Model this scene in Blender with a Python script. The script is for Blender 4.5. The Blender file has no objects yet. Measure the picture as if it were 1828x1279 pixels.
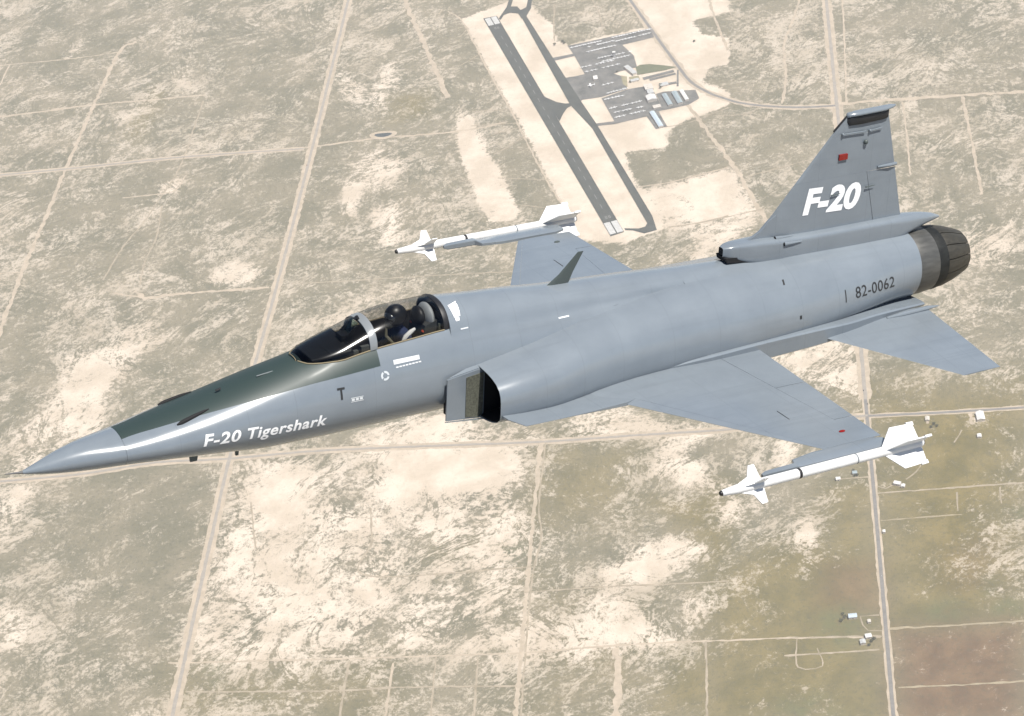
import bpy, bmesh, math, random
import numpy as np
from mathutils import Matrix, Vector
random.seed(7); rng = np.random.default_rng(7)
R_ = math.radians
S = bpy.context.scene; COL = S.collection

# ---------------------------------------------------------------- camera, sky, sun, exposure
cam = bpy.data.cameras.new('camera'); cam_o = bpy.data.objects.new('camera', cam); COL.objects.link(cam_o)
cam.sensor_width = 36.0; cam.lens = 84.6827
cam.clip_start = 0.5; cam.clip_end = 200000
cam_o.matrix_world = Matrix([[0.9891171, 0.0696915, 0.1295779, 0.0], [0.0650124, 0.5830356, -0.8098413, 0.0], [-0.1319876, 0.8094521, 0.5721596, 0.0], [0.0, 0.0, 0.0, 1.0]])
S.camera = cam_o
JET_M = Matrix([[0.8047407, -0.5730768, 0.1548396, -9.6834049], [0.5455512, 0.8167947, 0.1876707, 21.770077], [-0.2340219, -0.0665533, 0.9699507, -16.5735566], [0.0, 0.0, 0.0, 1.0]])                     # aircraft frame (x aft, y starboard, z up) -> world
SUN_AC = Vector((0.03, -0.41, 0.90)).normalized()
sun_dir = (JET_M.to_3x3() @ SUN_AC).normalized()
SUN_EL = math.asin(sun_dir.z); SUN_AZ = math.atan2(sun_dir.x, sun_dir.y)
w = bpy.data.worlds.new('World'); S.world = w; w.use_nodes = True
nt = w.node_tree; nt.nodes.clear()
sky = nt.nodes.new('ShaderNodeTexSky'); sky.sky_type = 'NISHITA'; sky.sun_disc = False
sky.sun_elevation = SUN_EL; sky.sun_rotation = SUN_AZ; sky.altitude = 3500; sky.air_density = 1.0; sky.dust_density = 1.0; sky.ozone_density = 1.0
bg = nt.nodes.new('ShaderNodeBackground'); bg.inputs[1].default_value = 0.07
wo = nt.nodes.new('ShaderNodeOutputWorld'); nt.links.new(sky.outputs[0], bg.inputs[0]); nt.links.new(bg.outputs[0], wo.inputs[0])
sl = bpy.data.lights.new('sun', 'SUN'); sl.energy = 5.0; sl.angle = R_(0.53); sl.color = (1.0, 0.955, 0.89)
so = bpy.data.objects.new('sun', sl); COL.objects.link(so)
so.rotation_euler = sun_dir.to_track_quat('Z', 'Y').to_euler()
S.view_settings.view_transform = 'Standard'; S.view_settings.look = 'None'
S.view_settings.exposure = 0.56; S.view_settings.gamma = 1.0; S.view_settings.use_curve_mapping = False
GZ = -3690.0                                                      # ground height, camera at 0

# ---------------------------------------------------------------- ground data (metres, east / north of the point under the camera)
ROADS = [('graded', 30, [[-1549.1, 7961.9], [-1553.1, 7434.2], [-1545.5, 6465.2], [-1545.2, 5692.8], [-1550.2, 5228.6], [-1552.9, 4858.8], [-1542.9, 4393.2], [-1531.0, 3958.5], [-1525.9, 3730.9]]), ('graded', 32, [[74.6, 7620.3], [77.4, 7120.7], [80.6, 6525.9], [86.9, 5968.6], [88.2, 5421.8], [87.6, 4933.8]]), ('county', 19, [[87.6, 4933.8], [87.9, 4732.7], [87.7, 4328.8], [86.4, 3793.4], [85.2, 3625.3]]), ('graded', 26, [[-2284.2, 4820.8], [-2163.8, 4827.4], [-1938.4, 4837.4], [-1747.9, 4864.9], [-1567.2, 4860.3], [-1330.6, 4868.5], [-1035.5, 4858.5], [-730.1, 4844.7], [-501.1, 4845.9], [-274.2, 4844.6], [-91.2, 4854.9], [89.6, 4865.3]]), ('county', 18, [[89.4, 4863.0], [270.7, 4856.9], [474.0, 4855.2], [640.0, 4852.8]]), ('graded', 24, [[-1570.8, 6432.1], [-1959.9, 6442.5], [-2335.3, 6428.5], [-2600.9, 6423.8]]), ('dirt', 12, [[-2696.7, 6805.0], [-2652.2, 6807.8], [-2335.7, 6834.9], [-2179.1, 6834.7], [-1957.0, 6836.4]]), ('dirt', 9, [[-2773.5, 7172.6], [-2707.9, 7176.6], [-2509.3, 7177.2], [-2326.9, 7194.4]]), ('dirt', 16, [[-2278.8, 7264.3], [-2322.9, 7193.7], [-2335.7, 6834.9], [-2341.8, 6425.5], [-2344.5, 6036.2], [-2345.4, 5809.5], [-2338.6, 5483.6]]), ('dirt', 9, [[-2720.4, 6899.2], [-2709.2, 7038.9], [-2707.9, 7176.6]]), ('dirt', 9, [[-2466.7, 5845.1], [-2352.7, 5838.8]]), ('dirt', 8, [[-1958.2, 6800.4], [-1960.0, 6603.0], [-1959.9, 6442.5], [-1969.8, 6322.5], [-1996.3, 6185.3], [-2016.6, 6075.7], [-2056.7, 5935.5], [-2081.5, 5764.0]]), ('dirt', 9, [[-2114.6, 6221.8], [-2018.1, 6226.6], [-1951.5, 6242.3], [-1932.6, 6329.9]]), ('dirt', 8, [[-1977.2, 6157.2], [-1961.2, 5982.3], [-1970.9, 5840.9], [-1961.3, 5724.0]]), ('dirt', 14, [[-2029.7, 5687.2], [-1927.8, 5653.8], [-1815.9, 5659.3], [-1567.6, 5655.5]]), ('dirt', 18, [[-1971.9, 5691.2], [-1925.6, 5642.0]]), ('dirt', 7, [[-1503.7, 5667.2], [-1339.2, 5659.7], [-1111.6, 5655.3], [-861.8, 5644.7]]), ('dirt', 12, [[-1564.4, 6436.5], [-1364.7, 6458.3], [-1294.8, 6459.5], [-1135.2, 6457.9], [-1030.1, 6468.4], [-935.1, 6494.3]]), ('dirt', 13, [[-735.9, 4845.4], [-737.3, 4595.1], [-738.9, 4322.3], [-737.3, 4059.4], [-736.8, 3852.4], [-734.1, 3695.7]]), ('dirt', 7, [[-724.3, 4844.1], [-727.5, 4594.2], [-714.7, 4464.5], [-728.1, 4321.4], [-728.2, 4058.7], [-725.5, 3851.5], [-720.6, 3694.9]]), ('dirt', 9, [[-1573.4, 4089.0], [-1551.6, 4087.3], [-1343.9, 4078.8], [-1140.0, 4070.4], [-746.2, 4058.3], [-571.6, 4065.0], [-380.1, 4066.6], [-266.1, 4063.0], [-140.2, 4060.3], [73.8, 4046.8]]), ('dirt', 8, [[-141.8, 4001.4], [-1.6, 4003.2], [68.9, 4004.9]]), ('dirt', 8, [[-1139.1, 4060.5], [-1138.6, 3969.0], [-1138.2, 3880.9], [-1137.7, 3821.8]]), ('dirt', 9, [[-1033.6, 4047.1], [-1033.6, 3961.1], [-1032.4, 3873.3], [-1030.8, 3814.3]]), ('dirt', 7, [[-934.9, 4060.0], [-933.1, 3963.6], [-927.5, 3807.1]]), ('dirt', 7, [[-836.5, 4047.1], [-834.3, 3956.2], [-829.0, 3800.3]]), ('dirt', 8, [[-1510.8, 3986.6], [-1148.7, 3964.7], [-1035.4, 3965.3], [-739.7, 3949.1]]), ('dirt', 8, [[-316.6, 4062.1], [-315.3, 3946.7], [-315.3, 3764.5]]), ('dirt', 18, [[-521.8, 4058.1], [-512.6, 3981.6], [-516.7, 3778.5]]), ('dirt', 8, [[-1152.9, 4618.8], [-1133.9, 4486.8], [-1127.0, 4360.5], [-728.9, 4356.5]]), ('dirt', 7, [[-745.4, 4266.4], [-571.5, 4269.9], [-355.8, 4265.2], [-264.5, 4264.8]]), ('dirt', 6, [[-1466.9, 4673.8], [-1426.5, 4490.5]]), ('track', 9, [[95.1, 4071.8], [221.3, 4070.7], [391.5, 4072.7]]), ('dirt', 8, [[94.5, 4553.9], [260.2, 4556.7], [442.8, 4559.7]]), ('track', 6, [[97.5, 4450.4], [240.3, 4455.5], [287.5, 4454.7]]), ('dirt', 6, [[0.3, 4616.2], [40.1, 4618.0], [79.9, 4618.9]]), ('dirt', 8, [[96.1, 4582.9], [116.5, 4569.2], [135.6, 4583.8], [159.0, 4571.7]]), ('dirt', 5, [[166.9, 4600.3], [193.1, 4627.2], [210.6, 4660.1]]), ('dirt', 9, [[233.4, 4845.0], [234.3, 4815.6]]), ('dirt', 14, [[342.6, 4845.5], [343.0, 4800.6]]), ('dirt', 5, [[32.6, 4117.8], [36.7, 4087.6], [47.1, 4069.8], [77.8, 4065.7]]), ('dirt', 5, [[32.6, 4117.8], [75.3, 4118.5]]), ('dirt', 7, [[-157.4, 4056.9], [-111.9, 4057.5], [-21.4, 4054.4], [76.8, 4048.9]]), ('dirt', 5, [[-111.9, 4057.5], [-112.0, 3962.1], [-59.0, 3962.0], [-67.9, 4020.5]]), ('dirt', 5, [[292.7, 4732.1], [315.3, 4780.9]]), ('dirt', 6, [[385.1, 4549.1], [382.6, 4487.1]]), ('dirt', 6, [[282.8, 4540.0], [279.3, 4468.7]]), ('track', 8, [[102.5, 3881.2], [238.5, 3878.9], [371.3, 3880.8]]), ('paved', 13, [[-678.8, 7689.7], [-616.1, 7381.2], [-570.0, 7245.2], [-501.4, 7041.2], [-413.5, 6784.4], [-363.8, 6650.8], [-303.5, 6567.2], [-269.7, 6536.4], [-216.2, 6494.7], [-136.4, 6459.8], [-30.6, 6433.6], [64.3, 6426.3], [76.3, 6426.7]]), ('dirt', 20, [[76.6, 6433.5], [196.3, 6433.9], [393.7, 6427.9], [638.5, 6417.0], [838.6, 6410.1]]), ('dirt', 9, [[133.2, 7352.7], [124.4, 6880.4], [110.5, 6434.6]]), ('dirt', 15, [[-394.6, 6563.0], [-350.6, 6447.2], [-292.1, 6280.0], [-225.7, 6097.7], [-186.8, 5955.4], [-144.6, 5798.8]]), ('dirt', 10, [[2.1, 7215.1], [-29.4, 7023.5], [-66.8, 6840.3], [-67.3, 6621.9], [-83.5, 6463.7]]), ('dirt', 11, [[457.0, 6418.9], [460.1, 6159.8], [462.8, 5858.9]]), ('dirt', 9, [[276.8, 6417.3], [278.0, 6239.8], [272.4, 5992.1]]), ('dirt', 8, [[-195.5, 6056.6], [-102.8, 6088.7], [5.8, 6129.4]]), ('dirt', 8, [[-348.4, 5820.5], [-248.3, 5846.2], [-148.1, 5871.9]]), ('dirt', 8, [[-359.6, 6080.6], [-297.8, 6098.8], [-246.1, 6120.7]]), ('dirt', 6, [[-275.7, 6424.1], [-190.3, 6420.7], [-152.4, 6457.1]]), ('dirt', 9, [[-1190.9, 7279.9], [-1130.1, 7185.2], [-1027.4, 6860.8], [-917.5, 6531.5], [-857.0, 6333.8], [-792.8, 6132.8], [-739.2, 5984.3]]), ('dirt', 6, [[-1134.7, 7084.0], [-1110.1, 7140.5]]), ('dirt', 6, [[-1117.9, 6883.2], [-1053.7, 6956.4]]), ('dirt', 6, [[-1049.2, 6577.4], [-938.5, 6571.1]]), ('dirt', 6, [[-1048.1, 6487.2], [-902.2, 6481.2]]), ('dirt', 7, [[-1005.3, 6403.7], [-935.6, 6439.4], [-882.4, 6454.3]]), ('dirt', 7, [[-962.1, 6304.5], [-928.4, 6333.6], [-873.0, 6400.0]]), ('dirt', 6, [[-940.1, 6160.6], [-780.8, 6125.4]]), ('dirt', 6, [[-883.2, 6005.4], [-783.9, 5969.6]]), ('dirt', 6, [[-1056.9, 6156.2], [-1022.2, 6162.0]]), ('dirt', 7, [[-824.6, 7266.1], [-818.6, 7086.5], [-810.9, 6998.3]]), ('dirt', 6, [[-887.9, 7229.4], [-807.7, 7255.9], [-690.8, 7268.4]]), ('dirt', 6, [[-697.4, 7269.7], [-674.7, 7182.1], [-654.7, 7069.6]]), ('dirt', 20, [[-1424.1, 7665.9], [-1352.1, 7395.6], [-1243.3, 7034.1], [-1137.0, 6679.6]]), ('dirt', 10, [[-325.6, 7361.3], [-288.7, 7072.3], [-244.8, 6835.2]]), ('dirt', 9, [[-508.2, 6046.3], [-417.5, 6059.6], [-250.3, 6115.6]]), ('dirt', 8, [[-425.8, 5814.0], [-343.2, 5822.7], [-252.3, 5850.6]]), ('dirt', 7, [[-351.0, 6461.6], [-327.3, 6387.3]]), ('dirt', 6, [[-441.8, 6382.7], [-374.3, 6395.0], [-247.5, 6468.1]])]
SAND = [(2.3, 10, [[-1135.7, 7213.8], [-937.5, 7344.1], [-884.2, 7221.8], [-822.5, 7100.7], [-807.7, 6997.7], [-761.6, 6962.9], [-501.4, 7041.2], [-570.2, 7252.2], [-242.0, 7189.0], [-242.7, 7100.3], [-365.8, 7056.1], [-334.1, 6957.3], [-244.1, 6914.6], [-245.4, 6748.4], [-309.4, 6734.5], [-327.5, 6650.7], [-246.8, 6563.6], [-247.4, 6485.8], [-374.4, 6418.4], [-444.3, 6348.4], [-434.4, 6266.8], [-565.1, 6253.5], [-532.3, 6104.1], [-496.1, 6012.3], [-436.8, 5815.6], [-551.2, 5750.6], [-679.6, 5788.8], [-733.4, 5983.4], [-905.2, 6529.5]]), (2.0, 10, [[-1086.7, 6511.4], [-1056.6, 6554.4], [-1016.9, 6359.1], [-951.2, 6234.8], [-863.1, 5960.0], [-883.4, 5920.8], [-951.6, 5920.2], [-998.7, 6087.2], [-1072.7, 6344.8]]), (0.7, 14, [[-1094.9, 6609.3], [-1048.6, 6493.2], [-947.7, 6268.1], [-975.1, 6238.5], [-1070.8, 6321.6]]), (1.1, 16, [[-349.3, 6072.1], [-246.3, 6091.0], [-197.0, 5947.4], [-153.2, 5865.2], [-253.3, 5851.6], [-333.4, 5839.8]]), (0.9, 20, [[-348.4, 5818.7], [-178.2, 5859.4], [-184.5, 5776.8], [-249.6, 5686.0], [-347.6, 5610.3]]), (0.8, 25, [[278.9, 5612.7], [520.7, 5703.5], [499.9, 5495.5], [365.7, 5513.7]]), (1.3, 20, [[-501.8, 6013.1], [-250.3, 6104.7], [-238.4, 5869.2], [-425.6, 5803.8]]), (1.5, 22, [[-1155.2, 4848.9], [-836.6, 4847.2], [-817.8, 4744.4], [-837.0, 4684.7], [-924.3, 4662.9], [-1027.5, 4685.4], [-1077.0, 4635.5], [-1136.1, 4677.9], [-1125.9, 4763.5]]), (0.8, 25, [[-1402.3, 4829.9], [-1349.6, 4799.1], [-1321.8, 4684.0], [-1331.0, 4552.2], [-1403.8, 4571.0], [-1454.6, 4697.2]]), (0.6, 60, [[-1532.0, 4830.6], [-1146.4, 4841.6], [-756.4, 4825.9], [-735.7, 4348.2], [-746.8, 4060.6], [-1529.6, 4090.9], [-1540.6, 4454.5]]), (0.55, 50, [[-1501.5, 4183.9], [-1304.9, 4157.3], [-1277.9, 4071.3], [-1529.2, 4088.8]]), (1.15, 22, [[-551.6, 4320.7], [-459.3, 4424.3], [-400.8, 4441.6], [-312.9, 4388.2], [-356.2, 4336.4], [-456.2, 4268.5], [-550.5, 4287.7]]), (1.0, 26, [[-420.5, 4802.9], [-335.7, 4819.1], [-350.9, 4758.0], [-305.2, 4679.5], [-290.2, 4629.6], [-327.7, 4603.5], [-388.3, 4663.7], [-449.3, 4682.0]]), (0.9, 18, [[-297.9, 4582.7], [-245.2, 4637.1], [-232.3, 4460.0], [-283.4, 4487.8]]), (0.8, 22, [[-384.0, 4219.2], [-313.0, 4234.5], [-327.1, 4130.0], [-355.1, 4121.9]]), (0.95, 30, [[-584.7, 4236.4], [-498.3, 4229.0], [-396.5, 4073.6], [-537.0, 4095.3]]), (0.75, 40, [[-710.3, 4161.6], [-396.7, 4083.9], [-396.2, 4043.0], [-732.0, 4049.1]]), (0.8, 24, [[-662.4, 4934.1], [-547.1, 4952.5], [-288.3, 4841.5], [-472.4, 4838.1], [-658.1, 4839.4]]), (0.8, 26, [[-1218.4, 4918.2], [-1077.5, 4987.1], [-988.7, 4989.4], [-747.8, 4903.1], [-745.1, 4855.7], [-1183.5, 4871.8]]), (0.9, 20, [[-140.9, 5138.6], [21.2, 5189.7], [89.9, 5111.0], [80.4, 4929.9], [-15.4, 5000.7]]), (1.1, 18, [[-84.3, 4465.8], [-63.0, 4473.3], [-53.1, 4415.9], [-64.7, 4343.0], [-60.3, 4225.7], [-101.0, 4224.8], [-85.9, 4326.7], [-104.0, 4411.3]]), (0.7, 18, [[-36.5, 4537.8], [-21.6, 4604.6], [5.3, 4592.0], [-20.7, 4478.7]]), (0.8, 18, [[-127.6, 4776.9], [-83.7, 4772.2], [-98.4, 4702.2], [-137.1, 4646.0]]), (1.0, 14, [[336.4, 4846.1], [376.9, 4846.9], [373.1, 4805.6], [341.6, 4798.7]]), (0.9, 12, [[98.9, 4577.8], [136.2, 4593.6], [156.2, 4574.9], [128.4, 4565.1]]), (0.8, 12, [[148.0, 4450.2], [167.5, 4448.4], [164.6, 4432.7], [152.7, 4432.0]]), (0.6, 18, [[28.9, 4046.1], [74.1, 4050.8], [44.4, 4019.8], [16.0, 4013.8]]), (0.35, 60, [[349.3, 4359.8], [424.9, 4389.4], [407.9, 4228.7], [358.3, 4215.5]]), (1.0, 14, [[-1753.1, 5730.7], [-1686.5, 5802.2], [-1616.9, 5775.5], [-1613.3, 5689.4], [-1762.4, 5709.1]]), (1.0, 12, [[-1418.0, 6213.1], [-1356.5, 6210.2], [-1352.1, 6115.2], [-1350.8, 5992.3], [-1401.1, 6023.8]]), (0.8, 16, [[-1510.3, 6898.5], [-1425.2, 6796.5], [-1429.6, 6711.5], [-1478.9, 6762.5]]), (0.7, 22, [[-1389.8, 6676.6], [-1377.8, 6890.1], [-1339.7, 6942.5], [-1308.0, 6848.7], [-1338.9, 6668.1]]), (0.7, 22, [[-1410.0, 6314.8], [-1335.2, 6381.7], [-1247.0, 6328.5], [-1241.8, 6148.7], [-1320.9, 6135.5]]), (0.8, 18, [[-1316.2, 6035.9], [-1246.0, 6062.4], [-1204.2, 5852.4], [-1259.6, 5825.0]]), (0.8, 14, [[-2510.0, 7180.4], [-2483.6, 7381.7], [-2468.1, 7346.7], [-2493.9, 7177.5]]), (0.6, 26, [[-2093.4, 7015.2], [-2055.1, 7053.8], [-2030.2, 6914.8], [-2006.7, 6866.7], [-2061.0, 6920.1]]), (1.0, 12, [[-2019.9, 6291.2], [-1966.2, 6322.0], [-1932.5, 6290.9], [-1949.1, 6229.1], [-2003.8, 6224.5]]), (0.6, 22, [[-2238.6, 6725.5], [-2167.9, 6778.0], [-2158.7, 6922.0], [-2135.4, 6918.1], [-2152.7, 6775.5], [-2211.3, 6699.8]]), (0.8, 24, [[-2074.4, 5034.8], [-2102.9, 5373.0], [-1984.1, 5385.6], [-1942.5, 5300.7], [-1985.5, 5201.5], [-1973.4, 4999.3], [-2057.2, 4959.5]]), (0.7, 24, [[-2158.3, 4994.6], [-2143.4, 5129.9], [-2055.1, 5158.2], [-2087.3, 4890.6], [-2138.4, 4848.4]]), (0.9, 14, [[-2001.7, 5203.3], [-1958.7, 5271.1], [-1939.2, 5020.2], [-1973.4, 4999.3]]), (0.6, 30, [[-2137.5, 4720.7], [-2101.4, 4821.1], [-2059.1, 4770.4], [-2106.3, 4594.3]]), (0.6, 26, [[-2041.8, 4333.0], [-1954.6, 4264.7], [-1958.9, 4165.7], [-2006.4, 4189.1]]), (0.5, 30, [[-2008.2, 5308.5], [-1931.8, 5571.9], [-1826.3, 5447.8], [-1920.7, 5194.1]]), (0.6, 25, [[-1410.8, 5464.5], [-1203.2, 5604.8], [-1166.2, 5557.8], [-1340.7, 5414.9]]), (-0.45, 50, [[-2033.9, 7019.8], [-1964.6, 7144.9], [-1779.0, 7173.3], [-1684.6, 6988.5], [-1768.5, 6855.2], [-1879.5, 6903.6], [-1976.6, 6950.0]]), (-0.5, 35, [[-1920.3, 6837.4], [-1872.1, 6858.4], [-1792.3, 6772.5], [-1830.7, 6693.6], [-1887.8, 6731.4]]), (-0.4, 60, [[-2188.0, 6584.4], [-2150.9, 6920.7], [-2068.1, 6877.2], [-2120.6, 6573.6], [-2165.2, 6471.9]]), (-0.4, 90, [[-2791.6, 7570.9], [-2378.5, 7526.0], [-2356.4, 7262.5], [-2617.8, 7310.0]]), (-0.5, 35, [[-2036.8, 6398.5], [-1964.2, 6427.1], [-1973.4, 6323.1], [-2022.7, 6324.1]]), (-0.4, 90, [[-1829.4, 6340.3], [-1559.9, 6403.8], [-1554.3, 6021.6], [-1802.8, 6182.0]]), (-0.4, 80, [[-1572.2, 6147.8], [-1429.8, 6253.2], [-1375.4, 5817.8], [-1460.9, 5681.6], [-1526.4, 5690.3]]), (-0.35, 60, [[-1915.2, 5324.0], [-1646.9, 5535.7], [-1572.9, 5582.3], [-1574.6, 5283.6], [-1761.6, 5100.0]]), (-0.35, 70, [[-2332.1, 5510.1], [-2256.7, 5613.1], [-2153.0, 5379.0], [-2128.3, 5065.5], [-2237.8, 5127.7]]), (-0.5, 60, [[-1936.3, 4827.8], [-1571.6, 4842.0], [-1570.5, 4374.9], [-1585.8, 4155.5], [-1911.5, 4383.9]]), (-0.6, 40, [[-869.5, 4976.2], [-690.1, 4908.6], [-746.5, 4879.3], [-981.2, 4904.6]]), (-0.4, 50, [[-1343.2, 4811.1], [-1222.9, 4811.3], [-1178.7, 4706.7], [-1233.3, 4638.7], [-1298.5, 4657.2]]), (-0.6, 30, [[-1055.9, 4433.5], [-1007.1, 4475.0], [-996.0, 4360.2], [-1029.8, 4252.7], [-1052.5, 4189.9], [-1045.6, 4125.8], [-1074.8, 4128.2], [-1054.4, 4276.6]]), (-0.5, 25, [[-974.5, 4369.5], [-948.9, 4333.7], [-953.7, 4224.6], [-980.0, 4194.6]]), (-0.6, 60, [[-715.5, 4796.3], [-467.0, 4807.9], [-494.5, 4662.3], [-566.4, 4538.2], [-697.4, 4598.3]]), (-0.7, 40, [[-358.8, 4796.4], [-243.7, 4784.1], [-245.1, 4649.1], [-305.2, 4679.5]]), (-0.5, 40, [[-477.9, 4600.5], [-357.6, 4576.8], [-312.7, 4643.9], [-283.5, 4464.8], [-247.9, 4359.9], [-313.0, 4299.5], [-327.5, 4412.0], [-393.4, 4429.5]]), (-0.5, 40, [[-484.4, 4243.9], [-356.0, 4292.4], [-291.6, 4275.8], [-398.3, 4220.4], [-369.0, 4112.6], [-425.4, 4138.1]]), (-0.6, 50, [[-396.1, 4032.8], [-313.2, 4036.4], [-266.6, 3992.5], [-268.0, 3818.5], [-447.5, 3831.4], [-490.3, 3920.5]]), (-0.5, 30, [[-1523.9, 4059.3], [-1453.3, 4074.6], [-1410.0, 3989.3], [-1490.6, 3995.3]]), (-0.4, 40, [[-1028.3, 4031.4], [-944.2, 4045.3], [-938.5, 3984.0], [-1022.9, 3980.4]]), (-0.5, 50, [[-887.5, 7222.4], [-820.5, 7251.4], [-808.7, 7017.8], [-851.0, 7092.5]]), (-0.5, 40, [[-567.9, 6248.3], [-443.2, 6268.2], [-333.1, 6388.3], [-253.0, 6127.0], [-496.8, 6044.6], [-532.9, 6126.1]]), (-0.7, 50, [[-304.0, 4053.0], [-134.2, 4288.8], [86.5, 4308.9], [90.1, 3757.4], [-341.0, 3787.7]]), (-0.4, 60, [[-1065.4, 6702.9], [-1009.8, 6793.9], [-967.4, 6723.6], [-926.9, 6581.3], [-1043.9, 6588.6]]), (-0.4, 60, [[-960.5, 6281.5], [-833.1, 6330.0], [-753.9, 6050.7], [-889.0, 6006.3], [-916.1, 6151.5]]), (-0.5, 50, [[-1141.1, 7159.8], [-1047.2, 6955.3], [-1071.5, 6779.2], [-1106.5, 6747.4]]), (-0.3, 100, [[-217.1, 6414.4], [63.7, 6410.4], [67.9, 6263.4], [-179.7, 6080.8]]), (-0.3, 100, [[246.1, 5986.5], [403.2, 5962.6], [554.1, 6036.1], [535.2, 5848.1], [292.4, 5800.3]]), (-0.9, 90, [[108.0, 4845.1], [472.0, 4836.3], [424.9, 4389.4], [336.0, 4342.7], [270.8, 4258.6], [393.5, 4091.9], [359.9, 3773.3], [91.4, 3792.6], [90.1, 4274.7]]), (-0.8, 60, [[-11.1, 4564.4], [83.2, 4623.6], [77.1, 4101.3], [75.3, 3793.7], [-135.9, 3808.8], [-39.5, 4026.5], [-52.4, 4129.1], [-30.9, 4376.6]]), (-0.6, 50, [[101.9, 4963.2], [481.9, 4930.5], [474.1, 4857.1], [103.2, 4872.0]])]
TINT = {'ochre': [(1, 120, [[101.9, 4963.2], [483.0, 4941.1], [391.8, 4075.2], [198.5, 4065.9], [92.4, 4074.6], [96.5, 4753.0]]), (0.9, 80, [[-16.7, 4574.7], [83.2, 4623.6], [79.6, 4143.9], [-46.3, 4286.9]]), (0.8, 50, [[-477.9, 4600.5], [-357.6, 4576.8], [-282.7, 4640.9], [-247.9, 4359.9], [-313.0, 4299.5], [-327.5, 4412.0]]), (0.7, 60, [[-396.1, 4032.8], [-266.6, 3992.5], [-268.0, 3818.5], [-447.5, 3831.4]]), (0.55, 60, [[-949.5, 4423.8], [-848.2, 4471.8], [-830.6, 4435.7], [-925.9, 4410.3]]), (0.5, 90, [[-1546.2, 4061.0], [-1058.3, 4043.9], [-1039.5, 3873.8], [-1518.2, 3908.1]]), (0.7, 45, [[-1312.5, 6709.2], [-1214.1, 6728.8], [-1191.1, 6581.8], [-1306.2, 6565.6]]), (0.55, 90, [[-749.2, 4837.9], [-467.0, 4807.9], [-506.0, 4520.7], [-730.2, 4507.1]]), (0.75, 60, [[-316.6, 4325.1], [-131.0, 4410.0], [78.2, 4390.5], [78.3, 3758.2], [-341.0, 3787.7], [-329.3, 4055.1]]), (0.35, 120, [[-719.0, 4313.4], [-498.3, 4229.0], [-268.0, 3818.5], [-692.3, 3848.9]]), (0.5, 30, [[-2193.8, 6613.0], [-2150.9, 6920.7], [-2098.8, 6882.4], [-2122.6, 6546.5]])], 'rust': [(1, 40, [[108.5, 4060.6], [390.9, 4066.9], [356.7, 3742.3], [94.8, 3760.7]]), (0.7, 40, [[-25.5, 4294.0], [76.7, 4293.9], [76.2, 4135.5], [-50.7, 4172.2]]), (0.45, 60, [[263.9, 4313.0], [324.5, 4343.8], [322.8, 4201.1], [260.7, 4206.5]])], 'green': [(0.9, 40, [[-46.7, 4128.7], [-0.4, 4142.0], [26.3, 4105.5], [0.5, 4040.0], [-39.5, 4026.5], [-48.8, 4077.7]]), (0.7, 45, [[-145.8, 3848.0], [-79.2, 3866.9], [-38.0, 3801.8], [-147.7, 3777.8]]), (0.7, 30, [[180.6, 4126.8], [217.0, 4158.1], [254.9, 4137.7], [228.4, 4088.7], [189.0, 4087.8]]), (0.7, 25, [[326.8, 4123.0], [364.0, 4158.5], [390.6, 4117.6], [384.4, 4084.2], [329.1, 4088.8]]), (0.6, 25, [[318.8, 4219.0], [342.2, 4225.7], [331.6, 4174.2], [314.0, 4167.1]]), (0.5, 25, [[393.9, 4457.6], [432.6, 4463.3], [427.8, 4417.0], [395.0, 4410.8]]), (0.6, 18, [[-1473.8, 4065.8], [-1449.4, 4095.1], [-1427.6, 4051.9], [-1448.4, 4002.3]]), (0.5, 30, [[-800.5, 4433.0], [-762.9, 4429.5], [-761.5, 4406.7], [-798.1, 4398.7]])]}
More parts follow.
